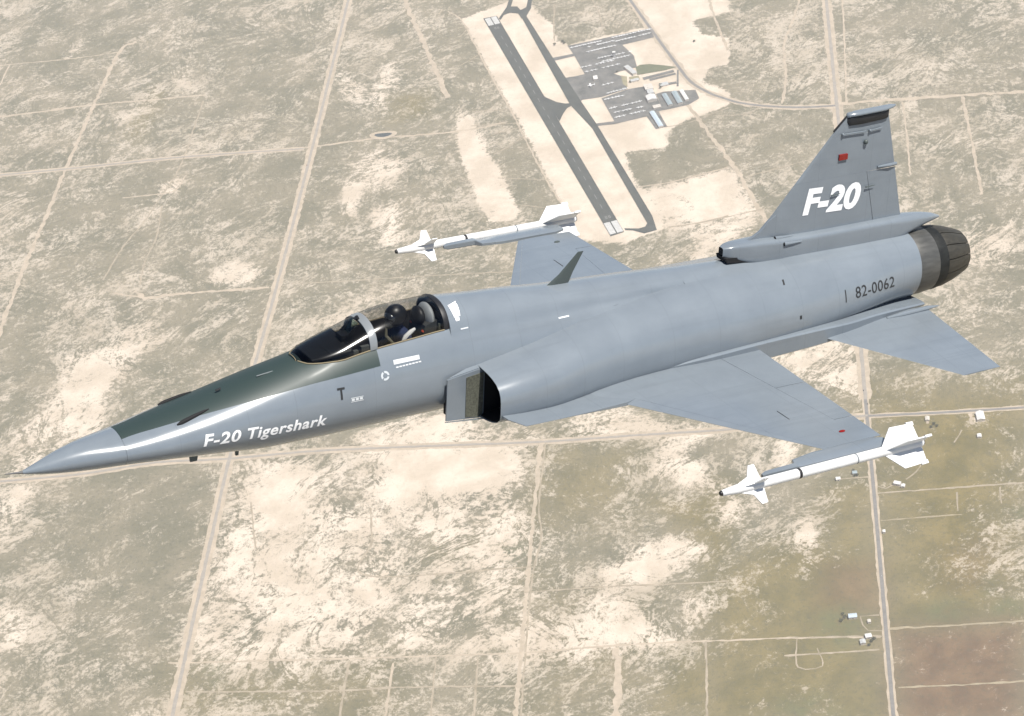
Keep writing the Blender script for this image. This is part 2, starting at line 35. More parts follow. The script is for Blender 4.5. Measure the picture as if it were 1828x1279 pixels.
PAVED = {'runway': [[[-1062.7, 7202.9], [-1017.6, 7212.4], [-549.9, 5806.1], [-588.1, 5788.1]]], 'taxiway': [[[-928.3, 7174.9], [-916.3, 7191.9], [-767.6, 6758.1], [-700.9, 6567.7], [-650.3, 6428.3], [-471.1, 5882.3], [-455.9, 5803.0], [-491.5, 5789.8], [-525.1, 5810.8], [-546.3, 5814.8], [-549.9, 5824.5], [-508.7, 5817.6], [-489.5, 5825.1], [-484.3, 5842.9], [-664.5, 6409.6], [-740.3, 6568.3]], [[-1009.7, 7192.9], [-988.7, 7269.5], [-980.0, 7366.6], [-966.6, 7364.0], [-973.8, 7272.2], [-952.5, 7268.1], [-938.8, 7239.1], [-920.3, 7256.4], [-916.9, 7354.4], [-903.6, 7351.8], [-903.9, 7246.3], [-918.9, 7180.0], [-930.3, 7175.3], [-945.9, 7216.8], [-974.8, 7227.8], [-993.5, 7214.7], [-1002.9, 7180.7]], [[-836.1, 6651.6], [-819.4, 6626.6], [-784.0, 6591.4], [-757.1, 6577.2], [-738.9, 6576.5], [-725.0, 6565.7], [-710.5, 6581.5], [-700.6, 6561.7], [-711.0, 6550.1], [-731.0, 6563.1], [-748.5, 6549.1], [-759.1, 6517.3], [-768.8, 6468.9]]], 'apron': [[[-765.7, 6957.1], [-501.2, 7027.8], [-483.1, 6964.8], [-587.1, 6931.3], [-547.6, 6852.9], [-535.2, 6774.3], [-588.3, 6755.8], [-609.5, 6743.2], [-701.2, 6755.4], [-738.9, 6879.3]], [[-815.7, 6882.7], [-739.9, 6901.5], [-737.3, 6885.5], [-807.1, 6863.1]], [[-771.2, 6742.4], [-733.1, 6748.3], [-696.4, 6758.3], [-634.8, 6763.9], [-581.2, 6722.0], [-562.5, 6639.4], [-641.4, 6600.2], [-701.9, 6592.2], [-733.4, 6549.0]], [[-642.4, 6591.9], [-562.3, 6634.5], [-515.2, 6643.6], [-478.0, 6603.0], [-446.2, 6486.9], [-490.5, 6465.8], [-597.1, 6440.8]], [[-666.7, 6435.7], [-600.1, 6441.3], [-490.7, 6472.9], [-488.6, 6458.3], [-596.6, 6424.3], [-650.1, 6422.4], [-655.4, 6403.4]], [[-471.8, 6589.7], [-447.8, 6600.3], [-348.5, 6595.5], [-336.4, 6540.2], [-369.0, 6506.2], [-446.2, 6484.5]], [[-500.6, 6462.7], [-461.0, 6477.5], [-434.2, 6383.8], [-468.2, 6373.1]]]}
LAWN = [[[-539.5, 6772.5], [-527.4, 6785.6], [-496.6, 6786.5], [-450.2, 6769.4], [-408.3, 6752.0], [-449.8, 6736.6], [-532.1, 6722.2]], [[-559.5, 6713.2], [-529.0, 6716.6], [-523.5, 6690.8], [-552.5, 6679.6]], [[-585.6, 6726.5], [-565.7, 6716.8], [-562.7, 6648.0], [-576.7, 6668.9]]]
LOT = [[[-516.4, 6702.0], [-419.2, 6735.0], [-415.3, 6720.6], [-511.2, 6686.2]], [[-494.8, 6689.5], [-412.8, 6715.1], [-410.3, 6704.7], [-491.5, 6676.6]], [[-406.9, 6732.9], [-402.0, 6732.0], [-401.1, 6626.5], [-407.1, 6627.5]], [[-460.6, 6649.0], [-409.2, 6658.6], [-407.3, 6646.0], [-459.2, 6634.0]]]
POND = [[-1368.5, 6491.2], [-1320.1, 6495.5], [-1290.6, 6481.3], [-1288.0, 6456.7], [-1357.9, 6459.9]]
CARS = [('dark', [84.6, 4969.9], 'dark car on the highway just beyond the wing, farther from the crossroads'), ('dark', [91.4, 4912.1], 'dark car on the highway just short of the crossroads'), ('white', [88.2, 4249.3], 'white car on the highway between the ochre fields'), ('red', [-1548.1, 6326.8], 'small red car on the long graded road west of the jet')]
BUILD = [('hangar', 'long pale blue row hangar standing alone at the south corner of the airfield apron', 'hangar', [[-488.5, 6473.3], [-476.1, 6475.7], [-445.3, 6385.6], [-458.6, 6374.4]], 5, 'gable', 'bluegrey'), ('hangar', 'blue grey row hangar nearest the apron, beside the white shed', 'hangar', [[-452.5, 6575.9], [-439.7, 6580.6], [-418.6, 6511.0], [-431.6, 6503.5]], 5, 'gable', 'slate'), ('hangar', 'blue grey row hangar between the other grey hangar and the white one', 'hangar', [[-422.6, 6585.8], [-408.0, 6590.3], [-387.3, 6517.2], [-401.5, 6509.9]], 5, 'gable', 'slate'), ('hangar', 'narrow white row hangar at the east end of the hangar group', 'hangar', [[-397.1, 6589.6], [-387.9, 6595.0], [-369.2, 6534.2], [-378.3, 6526.5]], 5, 'gable', 'white'), ('shed', 'large white square shed on the edge of the south apron', 'shed', [[-504.1, 6570.7], [-474.9, 6576.2], [-467.5, 6543.8], [-495.5, 6541.7]], 8, 'gable', 'white'), ('terminal', 'pale flat roofed airfield building north of the white shed', 'building', [[-511.4, 6645.3], [-487.7, 6647.1], [-478.5, 6615.1], [-505.0, 6615.0]], 6, 'flat', 'pale'), ('terminal', 'low pale grey annex touching the white shed', 'building', [[-501.5, 6613.2], [-482.6, 6617.0], [-478.1, 6591.8], [-495.8, 6587.3]], 5, 'flat', 'palegrey'), ('terminal', 'grey terminal building beside the green lawn', 'building', [[-576.4, 6772.5], [-564.2, 6780.7], [-536.0, 6729.5], [-543.6, 6715.9]], 7, 'flat', 'palegrey'), ('office', 'small grey office south of the terminal on the dry lawn', 'building', [[-554.5, 6688.1], [-529.9, 6694.5], [-525.3, 6683.0], [-551.3, 6674.5]], 4, 'flat', 'palegrey'), ('storage', 'short white storage block south of the white shed', 'building', [[-480.1, 6509.9], [-460.3, 6518.0], [-451.4, 6499.4], [-477.0, 6495.2]], 4, 'flat', 'pale'), ('canopy', 'small white square canopy on the main ramp', 'canopy', [[-673.8, 6730.1], [-661.0, 6732.7], [-658.4, 6710.8], [-671.2, 6708.2]], 5, 'flat', 'white'), ('office', 'small pale block beside the lawn road by the long car park', 'building', [[-462.3, 6648.6], [-436.3, 6654.7], [-433.2, 6637.8], [-457.7, 6629.1]], 4, 'flat', 'palegrey'), ('house', 'long white house by the east road with two dirt drives', 'house', [[352.8, 4841.2], [374.1, 4843.0], [373.7, 4811.8], [357.2, 4807.3]], 6, 'gable', 'white'), ('house', 'small white house alone in the ochre field', 'house', [[349.9, 4754.5], [359.9, 4755.5], [360.0, 4743.3], [350.1, 4742.3]], 4, 'gable', 'white'), ('house', 'small white shed at the end of the dirt drive west of the highway', 'house', [[-0.7, 4620.2], [9.7, 4621.1], [10.5, 4611.2], [0.0, 4610.3]], 4, 'gable', 'white'), ('house', 'long white farmhouse on a sandy yard east of the highway', 'house', [[138.5, 4592.4], [153.8, 4584.9], [151.4, 4575.4], [136.6, 4580.8]], 5, 'gable', 'white'), ('house', 'small white outbuilding beside the sandy farmyard', 'house', [[154.6, 4579.0], [163.5, 4576.2], [161.7, 4566.6], [152.8, 4569.4]], 4, 'gable', 'white'), ('house', 'pale blue roofed farmhouse in the green yard west of the highway', 'house', [[5.5, 4122.6], [24.3, 4122.7], [25.4, 4110.7], [6.6, 4108.8]], 5, 'gable', 'bluegrey'), ('house', 'tiny pale hut inside the loop of dirt track', 'house', [[47.6, 4100.3], [54.4, 4101.4], [55.1, 4092.0], [48.3, 4091.7]], 4, 'gable', 'pale'), ('house', 'pale house at the north edge of the sandy lot by the highway', 'house', [[39.3, 4052.0], [53.0, 4054.2], [54.0, 4042.4], [41.0, 4040.1]], 5, 'gable', 'white'), ('house', 'small grey house at the south edge of the sandy lot by the highway', 'house', [[27.1, 4033.7], [38.5, 4037.0], [40.1, 4023.5], [28.7, 4021.1]], 5, 'gable', 'palegrey'), ('house', 'white roofed house beside the round dirt turning circle', 'house', [[230.4, 4839.0], [240.4, 4838.9], [240.0, 4824.4], [230.0, 4824.4]], 4, 'gable', 'pale'), ('house', 'grey shed among dark bushes west of the highway', 'house', [[40.0, 4639.9], [51.1, 4640.7], [51.8, 4630.7], [40.7, 4629.9]], 4, 'gable', 'slate'), ('house', 'lone white hut at the corner of the olive field', 'house', [[99.9, 4410.8], [105.8, 4411.2], [105.9, 4402.8], [100.0, 4402.4]], 4, 'gable', 'white')]
TREES = [([249.5, 4810.8], 7), ([256.3, 4801.8], 6), ([242.4, 4799.1], 6), ([42.7, 4645.5], 6), ([51.6, 4626.8], 6), ([45.4, 4625.4], 5), ([-2.7, 4116.4], 8), ([-10.7, 4104.3], 8), ([-6.8, 4127.0], 6), ([53.4, 4031.6], 7), ([59.5, 4039.5], 7), ([47.1, 4019.6], 6), ([-809.8, 6971.0], 9), ([-784.0, 6988.4], 9), ([-778.8, 6974.8], 8), ([-554.3, 6679.2], 7), ([-457.8, 6642.0], 8), ([-458.4, 6624.5], 8), ([-353.6, 6910.1], 7), ([-598.7, 6752.4], 6)]
ROWS = [('light plane from the west in the north row of the north apron', [[-751.5, 6938.6], [-659.2, 6965.7]], 11), ('light plane from the west in the north east strip of the north apron', [[-617.7, 6983.2], [-498.1, 7018.2]], 14), ('light plane from the west on the south side of the north east strip', [[-604.8, 6955.8], [-500.6, 6990.2]], 12), ('light plane from the west in the second row of the north apron', [[-694.2, 6934.5], [-619.9, 6958.5]], 9), ('light plane from the west in the third row of the north apron', [[-695.8, 6900.6], [-609.9, 6927.4]], 9), ('light plane from the west in the middle row of the north apron', [[-661.1, 6851.3], [-560.8, 6876.4]], 10), ('light plane from the west in the row south of the white tower', [[-654.3, 6825.6], [-554.3, 6853.7]], 10), ('light plane from the west in the south row of the north apron', [[-712.6, 6799.5], [-618.7, 6825.4]], 9), ('light plane from the west along the south edge of the north apron', [[-693.6, 6768.9], [-600.1, 6797.9]], 8), ('light plane from the west in the north row of the south apron', [[-631.0, 6578.3], [-576.7, 6593.4]], 6), ('light plane from the west in the middle row of the south apron', [[-609.0, 6520.0], [-520.9, 6548.2]], 8), ('light plane from the west in the third row of the south apron', [[-596.7, 6492.3], [-514.4, 6512.8]], 8), ('light plane from the west in the last row of the south apron', [[-592.9, 6460.6], [-508.1, 6486.2]], 8), ('light plane from the west along the south edge of the main ramp', [[-623.7, 6617.7], [-566.3, 6637.1]], 7), ('light plane from the west in the middle of the main ramp', [[-637.2, 6672.8], [-596.8, 6686.5]], 4)]
TANKER = [-678.0, 6672.7]
HUT = [-610.1, 6855.7]

# ---------------------------------------------------------------- helpers
def N(t, kind, **kw):
    n = t.nodes.new(kind)
    for k, v in kw.items(): setattr(n, k, v)
    return n
def mat(name, base=(.5, .5, .5), rough=.5, metal=0.0, spec=.5, coat=0.0, noise=0.0, nscale=6.0, streak=None):
    m = bpy.data.materials.new(name); m.use_nodes = True; t = m.node_tree; b = t.nodes['Principled BSDF']
    b.inputs['Base Color'].default_value = (*base, 1); b.inputs['Roughness'].default_value = rough
    b.inputs['Metallic'].default_value = metal; b.inputs['Specular IOR Level'].default_value = spec
    b.inputs['Coat Weight'].default_value = coat; b.inputs['Coat Roughness'].default_value = .12
    if noise:
        tc = N(t, 'ShaderNodeTexCoord'); mp = N(t, 'ShaderNodeMapping'); nz = N(t, 'ShaderNodeTexNoise'); nz.inputs['Scale'].default_value = nscale; nz.inputs['Detail'].default_value = 6
        if streak: mp.inputs['Scale'].default_value = streak
        t.links.new(tc.outputs['Object'], mp.inputs[0]); t.links.new(mp.outputs[0], nz.inputs['Vector'])
        mr = N(t, 'ShaderNodeMapRange'); mr.inputs[1].default_value = .25; mr.inputs[2].default_value = .75; mr.inputs[3].default_value = 1 - noise; mr.inputs[4].default_value = 1 + noise
        t.links.new(nz.outputs[0], mr.inputs[0])
        mx = N(t, 'ShaderNodeVectorMath', operation='SCALE'); mx.inputs[0].default_value = base
        t.links.new(mr.outputs[0], mx.inputs['Scale']); t.links.new(mx.outputs[0], b.inputs['Base Color'])
        mr2 = N(t, 'ShaderNodeMapRange'); mr2.inputs[3].default_value = rough * .8; mr2.inputs[4].default_value = rough * 1.25
        t.links.new(nz.outputs[0], mr2.inputs[0]); t.links.new(mr2.outputs[0], b.inputs['Roughness'])
    return m
def link(o, parent=None):
    COL.objects.link(o)
    if parent: o.parent = parent
    return o
def mk(name, V, F, m, parent=None, smooth=True, ang=32, base=None):
    V = np.asarray(V, float)
    if base is not None: V = V - np.asarray(base)
    me = bpy.data.meshes.new(name); me.from_pydata(V.tolist(), [], [list(map(int, f)) for f in F]); me.update()
    bm = bmesh.new(); bm.from_mesh(me); bmesh.ops.recalc_face_normals(bm, faces=bm.faces); bm.to_mesh(me); bm.free()
    for x in (m if isinstance(m, (list, tuple)) else [m]): me.materials.append(x)
    if smooth:
        me.polygons.foreach_set('use_smooth', [True] * len(me.polygons)); me.set_sharp_from_angle(angle=R_(ang))
    return link(bpy.data.objects.new(name, me), parent)
def tag(o, label=None, cat=None, group=None, kind=None):
    if label: o['label'] = label
    if cat: o['category'] = cat
    if group: o['group'] = group
    if kind: o['kind'] = kind
    return o
def loft(rings, closed=True, cap0=False, cap1=False):
    n = len(rings[0]); V = np.concatenate(rings); F = []
    for i in range(len(rings) - 1):
        for j in range(n if closed else n - 1):
            k = (j + 1) % n; F.append((i*n+j, i*n+k, (i+1)*n+k, (i+1)*n+j))
    if cap0: F.append(list(range(n))[::-1])
    if cap1: F.append([(len(rings)-1)*n + j for j in range(n)])
    return V, F
class MB:
    def __init__(s): s.V = []; s.F = []
    def add(s, V, F):
        o = sum(len(v) for v in s.V); s.V.append(np.asarray(V, float)); s.F += [[o + i for i in f] for f in F]; return s
    def box(s, c, d, M=None):
        c = np.array(c, float); d = np.array(d, float) / 2
        P = np.array([(x, y, z) for x in (-1, 1) for y in (-1, 1) for z in (-1, 1)]) * d
        if M is not None: P = P @ np.array(M).T
        return s.add(P + c, [(0, 1, 3, 2), (4, 6, 7, 5), (0, 4, 5, 1), (2, 3, 7, 6), (0, 2, 6, 4), (1, 5, 7, 3)])
    def tube(s, P, r, n=10):
        P = [np.array(p, float) for p in P]; r = r if hasattr(r, '__len__') else [r] * len(P); rings = []
        for i, p in enumerate(P):
            d = P[min(i+1, len(P)-1)] - P[max(i-1, 0)]; d /= np.linalg.norm(d)
            a = np.cross(d, (0, 0, 1) if abs(d[2]) < .9 else (1, 0, 0)); a /= np.linalg.norm(a); b = np.cross(d, a)
            t = np.linspace(0, 2*np.pi, n, endpoint=False); rings.append(p + r[i] * (np.outer(np.cos(t), a) + np.outer(np.sin(t), b)))
        return s.add(*loft(rings, True, True, True))
    def ball(s, c, r, nu=14, nv=10):
        r = np.array(r if hasattr(r, '__len__') else [r]*3, float); rings = []
        for i in range(nv + 1):
            a = np.pi * (.02 + .96 * i / nv); t = np.linspace(0, 2*np.pi, nu, endpoint=False)
            rings.append(np.c_[np.sin(a)*np.cos(t), np.sin(a)*np.sin(t), np.full(nu, np.cos(a))] * r + np.array(c, float))
        return s.add(*loft(rings, True, True, True))
    def prism(s, P, off):
        P = np.array(P, float); off = np.array(off, float); n = len(P)
        return s.add(np.r_[P - off/2, P + off/2], [list(range(n))[::-1], list(range(n, 2*n))] + [(i, (i+1) % n, n+(i+1) % n, n+i) for i in range(n)])
    def obj(s, name, m, parent=None, **k): return mk(name, np.concatenate(s.V), s.F, m, parent, **k)
def interp(tab, x, col):
    """monotone cubic interpolation down a table of stations"""
    X = np.array([r[0] for r in tab], float); Y = np.array([r[col] for r in tab], float)
    x = min(max(x, X[0]), X[-1]); d = np.diff(Y) / np.diff(X); m = np.zeros(len(X)); m[0] = d[0]; m[-1] = d[-1]
    for i in range(1, len(X) - 1):
        if d[i-1] * d[i] > 0:
            h0, h1 = X[i]-X[i-1], X[i+1]-X[i]; w1, w2 = 2*h1+h0, h1+2*h0; m[i] = (w1+w2) / (w1/d[i-1] + w2/d[i])
    i = min(max(int(np.searchsorted(X, x)) - 1, 0), len(X) - 2); h = X[i+1]-X[i]; t = (x - X[i]) / h
    return ((2*t**3-3*t*t+1)*Y[i] + (t**3-2*t*t+t)*h*m[i] + (-2*t**3+3*t*t)*Y[i+1] + (t**3-t*t)*h*m[i+1])

# ---------------------------------------------------------------- ground sheet
HX0, HX1, HY0, HY1, ST = -4400.0, 2200.0, 2600.0, 9600.0, 12.5
nx = int((HX1-HX0)/ST)+1; ny = int((HY1-HY0)/ST)+1
gx = HX0 + ST*np.arange(nx); gy = HY0 + ST*np.arange(ny); GX, GY = np.meshgrid(gx, gy)
def poly_field(poly, soft):
    """1 inside, falling to 0 across the soft edge; signed distance to the outline"""
    P = np.array(poly); f = np.zeros_like(GX)
    pad = soft * 2 + 20
    i0, i1 = np.searchsorted(gx, [P[:, 0].min()-pad, P[:, 0].max()+pad]); j0, j1 = np.searchsorted(gy, [P[:, 1].min()-pad, P[:, 1].max()+pad])
    X = GX[j0:j1, i0:i1]; Y = GY[j0:j1, i0:i1]
    if X.size == 0: return f
    D = np.full(X.shape, 1e9); IN = np.zeros(X.shape, bool)
    for a, b in zip(P, np.roll(P, -1, 0)):
        e = b - a; L2 = e @ e + 1e-9; t = np.clip(((X-a[0])*e[0] + (Y-a[1])*e[1]) / L2, 0, 1)
        D = np.minimum(D, np.hypot(X-a[0]-t*e[0], Y-a[1]-t*e[1]))
        c = ((a[1] > Y) != (b[1] > Y)); xs = a[0] + (Y-a[1]) * (e[0]) / (e[1] if abs(e[1]) > 1e-9 else 1e-9); IN ^= c & (X < xs)
    sd = np.where(IN, D, -D); t = np.clip((sd + soft) / (2*soft), 0, 1); f[j0:j1, i0:i1] = t*t*(3-2*t)
    return f
sand = np.zeros_like(GX)
for s_, so_, P_ in SAND: sand += s_ * poly_field(P_, so_ * (1.9 if so_ > 12 else .9))
tint = {}
for k_, L_ in TINT.items():
    a_ = np.zeros_like(GX)
    for s_, so_, P_ in L_: a_ = np.maximum(a_, s_ * poly_field(P_, so_ * 1.7))
    tint[k_] = a_
V = [np.c_[GX.ravel(), GY.ravel(), np.full(GX.size, GZ)]]
idx = np.arange(nx*ny).reshape(ny, nx)
Fq = np.stack([idx[:-1, :-1], idx[:-1, 1:], idx[1:, 1:], idx[1:, :-1]], -1).reshape(-1, 4)
FARX = 45000.0
ring = np.array([[-FARX, -FARX], [FARX, -FARX], [FARX, FARX], [-FARX, FARX]]); n0 = GX.size
V.append(np.c_[ring, np.full(4, GZ)]); V = np.concatenate(V)
c00, c10, c11, c01 = idx[0, 0], idx[0, -1], idx[-1, -1], idx[-1, 0]
fan = [[n0, n0+1] + list(idx[0, ::-1]), [n0+1, n0+2] + list(idx[::-1, -1]), [n0+2, n0+3] + list(idx[-1, :]), [n0+3, n0] + list(idx[:, 0])]
me = bpy.data.meshes.new('ground')
me.vertices.add(len(V)); me.vertices.foreach_set('co', V.ravel())
nl = Fq.size + sum(map(len, fan)); me.loops.add(nl); me.loops.foreach_set('vertex_index', np.r_[Fq.ravel(), np.concatenate(fan)].astype(np.int32))
npoly = len(Fq) + 4; me.polygons.add(npoly)
st = np.r_[np.arange(len(Fq))*4, Fq.size + np.cumsum([0] + [len(f) for f in fan[:-1]])].astype(np.int32)
me.polygons.foreach_set('loop_start', st); me.update(calc_edges=True); me.validate()
for k_, a_ in [('sand', sand), *tint.items()]:
    at = me.attributes.new(k_, 'FLOAT', 'POINT'); at.data.foreach_set('value', np.r_[a_.ravel(), np.zeros(4)].astype(np.float32))
def ground_mat():
    m = bpy.data.materials.new('desert'); m.use_nodes = True; t = m.node_tree; b = t.nodes['Principled BSDF']; L = t.links.new
    b.inputs['Roughness'].default_value = .95; b.inputs['Specular IOR Level'].default_value = .1
    tc = N(t, 'ShaderNodeTexCoord')
    def noise(scale, detail=5, rough=.55, rot=0, st=(1, 1, 1), dist=0, typ='FBM', loc=(0, 0, 0)):
        mp = N(t, 'ShaderNodeMapping'); mp.inputs['Rotation'].default_value = (0, 0, R_(rot)); mp.inputs['Scale'].default_value = st; mp.inputs['Location'].default_value = loc
        mp.vector_type = 'TEXTURE'
        z = N(t, 'ShaderNodeTexNoise'); z.noise_dimensions = '2D'; z.inputs['Scale'].default_value = scale; z.inputs['Detail'].default_value = detail; z.inputs['Roughness'].default_value = rough; z.inputs['Distortion'].default_value = dist
        L(warp, mp.inputs[0]); L(mp.outputs[0], z.inputs['Vector']); return z.outputs[0]
    # domain warp
    wz = N(t, 'ShaderNodeTexNoise'); wz.noise_dimensions = '2D'; wz.inputs['Scale'].default_value = 1/420; wz.inputs['Detail'].default_value = 3; L(tc.outputs['Object'], wz.inputs['Vector'])
    sb = N(t, 'ShaderNodeVectorMath', operation='SUBTRACT'); L(wz.outputs['Color'], sb.inputs[0]); sb.inputs[1].default_value = (.5, .5, .5)
    sc = N(t, 'ShaderNodeVectorMath', operation='SCALE'); L(sb.outputs[0], sc.inputs[0]); sc.inputs['Scale'].default_value = 110
    ad = N(t, 'ShaderNodeVectorMath', operation='ADD'); L(tc.outputs['Object'], ad.inputs[0]); L(sc.outputs[0], ad.inputs[1]); warp = ad.outputs[0]
    def math2(op, a, b_, clamp=False):
        q = N(t, 'ShaderNodeMath', operation=op); q.use_clamp = clamp
        for i, v in enumerate((a, b_)):
            if v is None: continue
            if isinstance(v, (int, float)): q.inputs[i].default_value = v
            else: L(v, q.inputs[i])
        return q.outputs[0]
    def ramp(v, lo, hi):
        r = N(t, 'ShaderNodeMapRange'); r.interpolation_type = 'SMOOTHSTEP'; r.inputs[1].default_value = lo; r.inputs[2].default_value = hi; L(v, r.inputs[0]); return r.outputs[0]
    def attr(n):
        a = N(t, 'ShaderNodeAttribute'); a.attribute_name = n; return a.outputs['Fac']
    def mix(f, a, b_):
        q = N(t, 'ShaderNodeMix', data_type='RGBA'); L(f, q.inputs[0])
        for i, v in ((6, a), (7, b_)):
            if isinstance(v, tuple): q.inputs[i].default_value = (*v, 1)
            else: L(v, q.inputs[i])
        return q.outputs[2]
    big = noise(1/260, 4, .6, 40, (1.6, 1, 1))
    mid = noise(1/85, 5, .70, 42, (1.45, 1, 1), .4)
    fin = noise(1/30, 6, .80, 42, (1.35, 1, 1))
    dots = noise(1/12, 4, .85)
    wv = noise(1/170, 7, .66, 48, (1.7, 1, 1), .5, loc=(900, 300, 0)); wl = math2('ABSOLUTE', math2('SUBTRACT', wv, .5), None); wash = ramp(wl, .030, .004)
    wv2 = noise(1/230, 7, .66, 60, (1.4, 1, 1), .5, loc=(-700, 2300, 0)); wl2 = math2('ABSOLUTE', math2('SUBTRACT', wv2, .5), None); dwash = ramp(wl2, .028, .006)
    s = math2('ADD', math2('MULTIPLY', math2('SUBTRACT', big, .5), 1.3), math2('MULTIPLY', math2('SUBTRACT', mid, .5), 1.9))
    s = math2('ADD', s, math2('MULTIPLY', math2('SUBTRACT', fin, .5), 2.3))
    s = math2('ADD', s, math2('MULTIPLY', math2('SUBTRACT', dots, .5), 3.0))
    s = math2('ADD', s, math2('MULTIPLY', attr('sand'), .74))
    s = math2('ADD', s, math2('MULTIPLY', wash, .36)); s = math2('SUBTRACT', s, math2('MULTIPLY', dwash, .55))
    f = ramp(s, -.25, .70)
    scrub = mix(ramp(noise(1/160, 4, .6), .3, .7), (.146, .136, .088), (.212, .186, .126))
    scrub = mix(math2('MULTIPLY', attr('ochre'), .95), scrub, mix(ramp(noise(1/90, 5, .65), .3, .7), (.112, .094, .026), (.190, .148, .048)))
    scrub = mix(math2('MULTIPLY', attr('rust'), .95), scrub, mix(ramp(noise(1/70, 5, .65), .3, .7), (.118, .074, .040), (.175, .112, .060)))
    scrub = mix(math2('MULTIPLY', math2('MULTIPLY', attr('green'), ramp(noise(1/45, 5, .65), .32, .62)), .9), scrub, (.075, .105, .050))
    fine_dark = math2('MULTIPLY', ramp(noise(1/11, 4, .75), .50, .72), .55)  # dark speckle: shrubs, with their small shadows put into the colour
    scrub = mix(fine_dark, scrub, (.082, .080, .052))
    sandc = mix(ramp(noise(1/130, 5, .6), .3, .7), (.475, .40, .308), (.61, .525, .425))
    sandc = mix(math2('MULTIPLY', ramp(dots, .52, .75), .30), sandc, (.30, .26, .18)); sandc = mix(math2('MULTIPLY', ramp(noise(1/40, 5, .7), .5, .75), .22), sandc, (.36, .30, .215))
    f = math2('MULTIPLY', f, math2('ADD', math2('MULTIPLY', ramp(attr('sand'), -.1, .5), .32), .68))
    L(mix(f, scrub, sandc), b.inputs['Base Color'])
    bp = N(t, 'ShaderNodeBump'); bp.inputs['Strength'].default_value = .5; bp.inputs['Distance'].default_value = 2.0; L(fin, bp.inputs['Height']); L(bp.outputs[0], b.inputs['Normal'])
    return m
me.materials.append(ground_mat()); tag(link(bpy.data.objects.new('ground', me)), kind='structure')

def flat_mat(name, a, b, scale, rough=.9):
    m = bpy.data.materials.new(name); m.use_nodes = True; t = m.node_tree; L = t.links.new; p = t.nodes['Principled BSDF']; p.inputs['Roughness'].default_value = rough; p.inputs['Specular IOR Level'].default_value = .15
    tc = N(t, 'ShaderNodeTexCoord'); z = N(t, 'ShaderNodeTexNoise'); z.inputs['Scale'].default_value = scale; z.inputs['Detail'].default_value = 7; z.inputs['Roughness'].default_value = .7
    mr = N(t, 'ShaderNodeMapRange'); mr.inputs[1].default_value = .32; mr.inputs[2].default_value = .68
    mx = N(t, 'ShaderNodeMix', data_type='RGBA'); mx.inputs[6].default_value = (*a, 1); mx.inputs[7].default_value = (*b, 1)
    L(tc.outputs['Object'], z.inputs['Vector']); L(z.outputs[0], mr.inputs[0]); L(mr.outputs[0], mx.inputs[0]); L(mx.outputs[2], p.inputs['Base Color']); return m
M_dirt = flat_mat('graded dirt', (.33, .275, .20), (.47, .39, .295), 1/25)
M_faint = flat_mat('old two track', (.24, .20, .135), (.40, .335, .25), 1/30)
M_track = flat_mat('worn track', (.24, .20, .13), (.36, .30, .20), 1/20)
M_road = flat_mat('old asphalt', (.25, .23, .20), (.33, .295, .25), 1/18)
M_paved = flat_mat('county asphalt', (.15, .145, .135), (.22, .21, .195), 1/18)
M_run = flat_mat('runway asphalt', (.036, .044, .040), (.062, .070, .062), 1/40)
M_apron = flat_mat('apron asphalt', (.070, .076, .070), (.185, .178, .165), 1/45)
M_white = flat_mat('white paint', (.38, .38, .36), (.54, .54, .52), 1/6)
M_line = flat_mat('worn line paint', (.14, .14, .13), (.30, .30, .29), 1/9)
M_lawn = flat_mat('lawn', (.085, .10, .055), (.14, .145, .08), 1/12)
M_dry = flat_mat('dry lawn', (.20, .19, .10), (.30, .26, .17), 1/12)
M_water = flat_mat('pond water', (.03, .045, .05), (.05, .065, .065), 1/20, .25)

# ---------------------------------------------------------------- roads, runway, aprons (flush sheets, each a little higher)
def resample(P, step):
    P = np.array(P, float); out = [P[0]]
    # Catmull-Rom through the traced bends
    Q = np.r_[[2*P[0]-P[1]], P, [2*P[-1]-P[-2]]]
    for i in range(1, len(Q)-2):
        n = max(1, int(np.linalg.norm(Q[i+1]-Q[i]) / step))
        for k in range(1, n+1):
            t = k/n; out.append(.5*((2*Q[i]) + (-Q[i-1]+Q[i+1])*t + (2*Q[i-1]-5*Q[i]+4*Q[i+1]-Q[i+2])*t*t + (-Q[i-1]+3*Q[i]-3*Q[i+1]+Q[i+2])*t**3))
    return np.array(out)
def strip(name, P, width, z, m, jit=.0, off=0.0, step=14, wob=0.0):
    P = resample(P, step); T = np.gradient(P, axis=0); T /= np.linalg.norm(T, axis=1)[:, None] + 1e-9; Nn = np.c_[-T[:, 1], T[:, 0]]
    k = len(P); ja = 1 + jit*rng.normal(size=k).clip(-2, 2); jb = 1 + jit*rng.normal(size=k).clip(-2, 2); c = off + wob*np.cumsum(rng.normal(size=k))*.2
    A = P + Nn * (c + width/2*ja)[:, None]; B = P + Nn * (c - width/2*jb)[:, None]
    Vv = np.c_[np.r_[A, B], np.full(2*k, GZ+z)]; F = [(i, i+1, k+i+1, k+i) for i in range(k-1)]
    return mk(name, Vv, F, m, smooth=False)
zz = .06
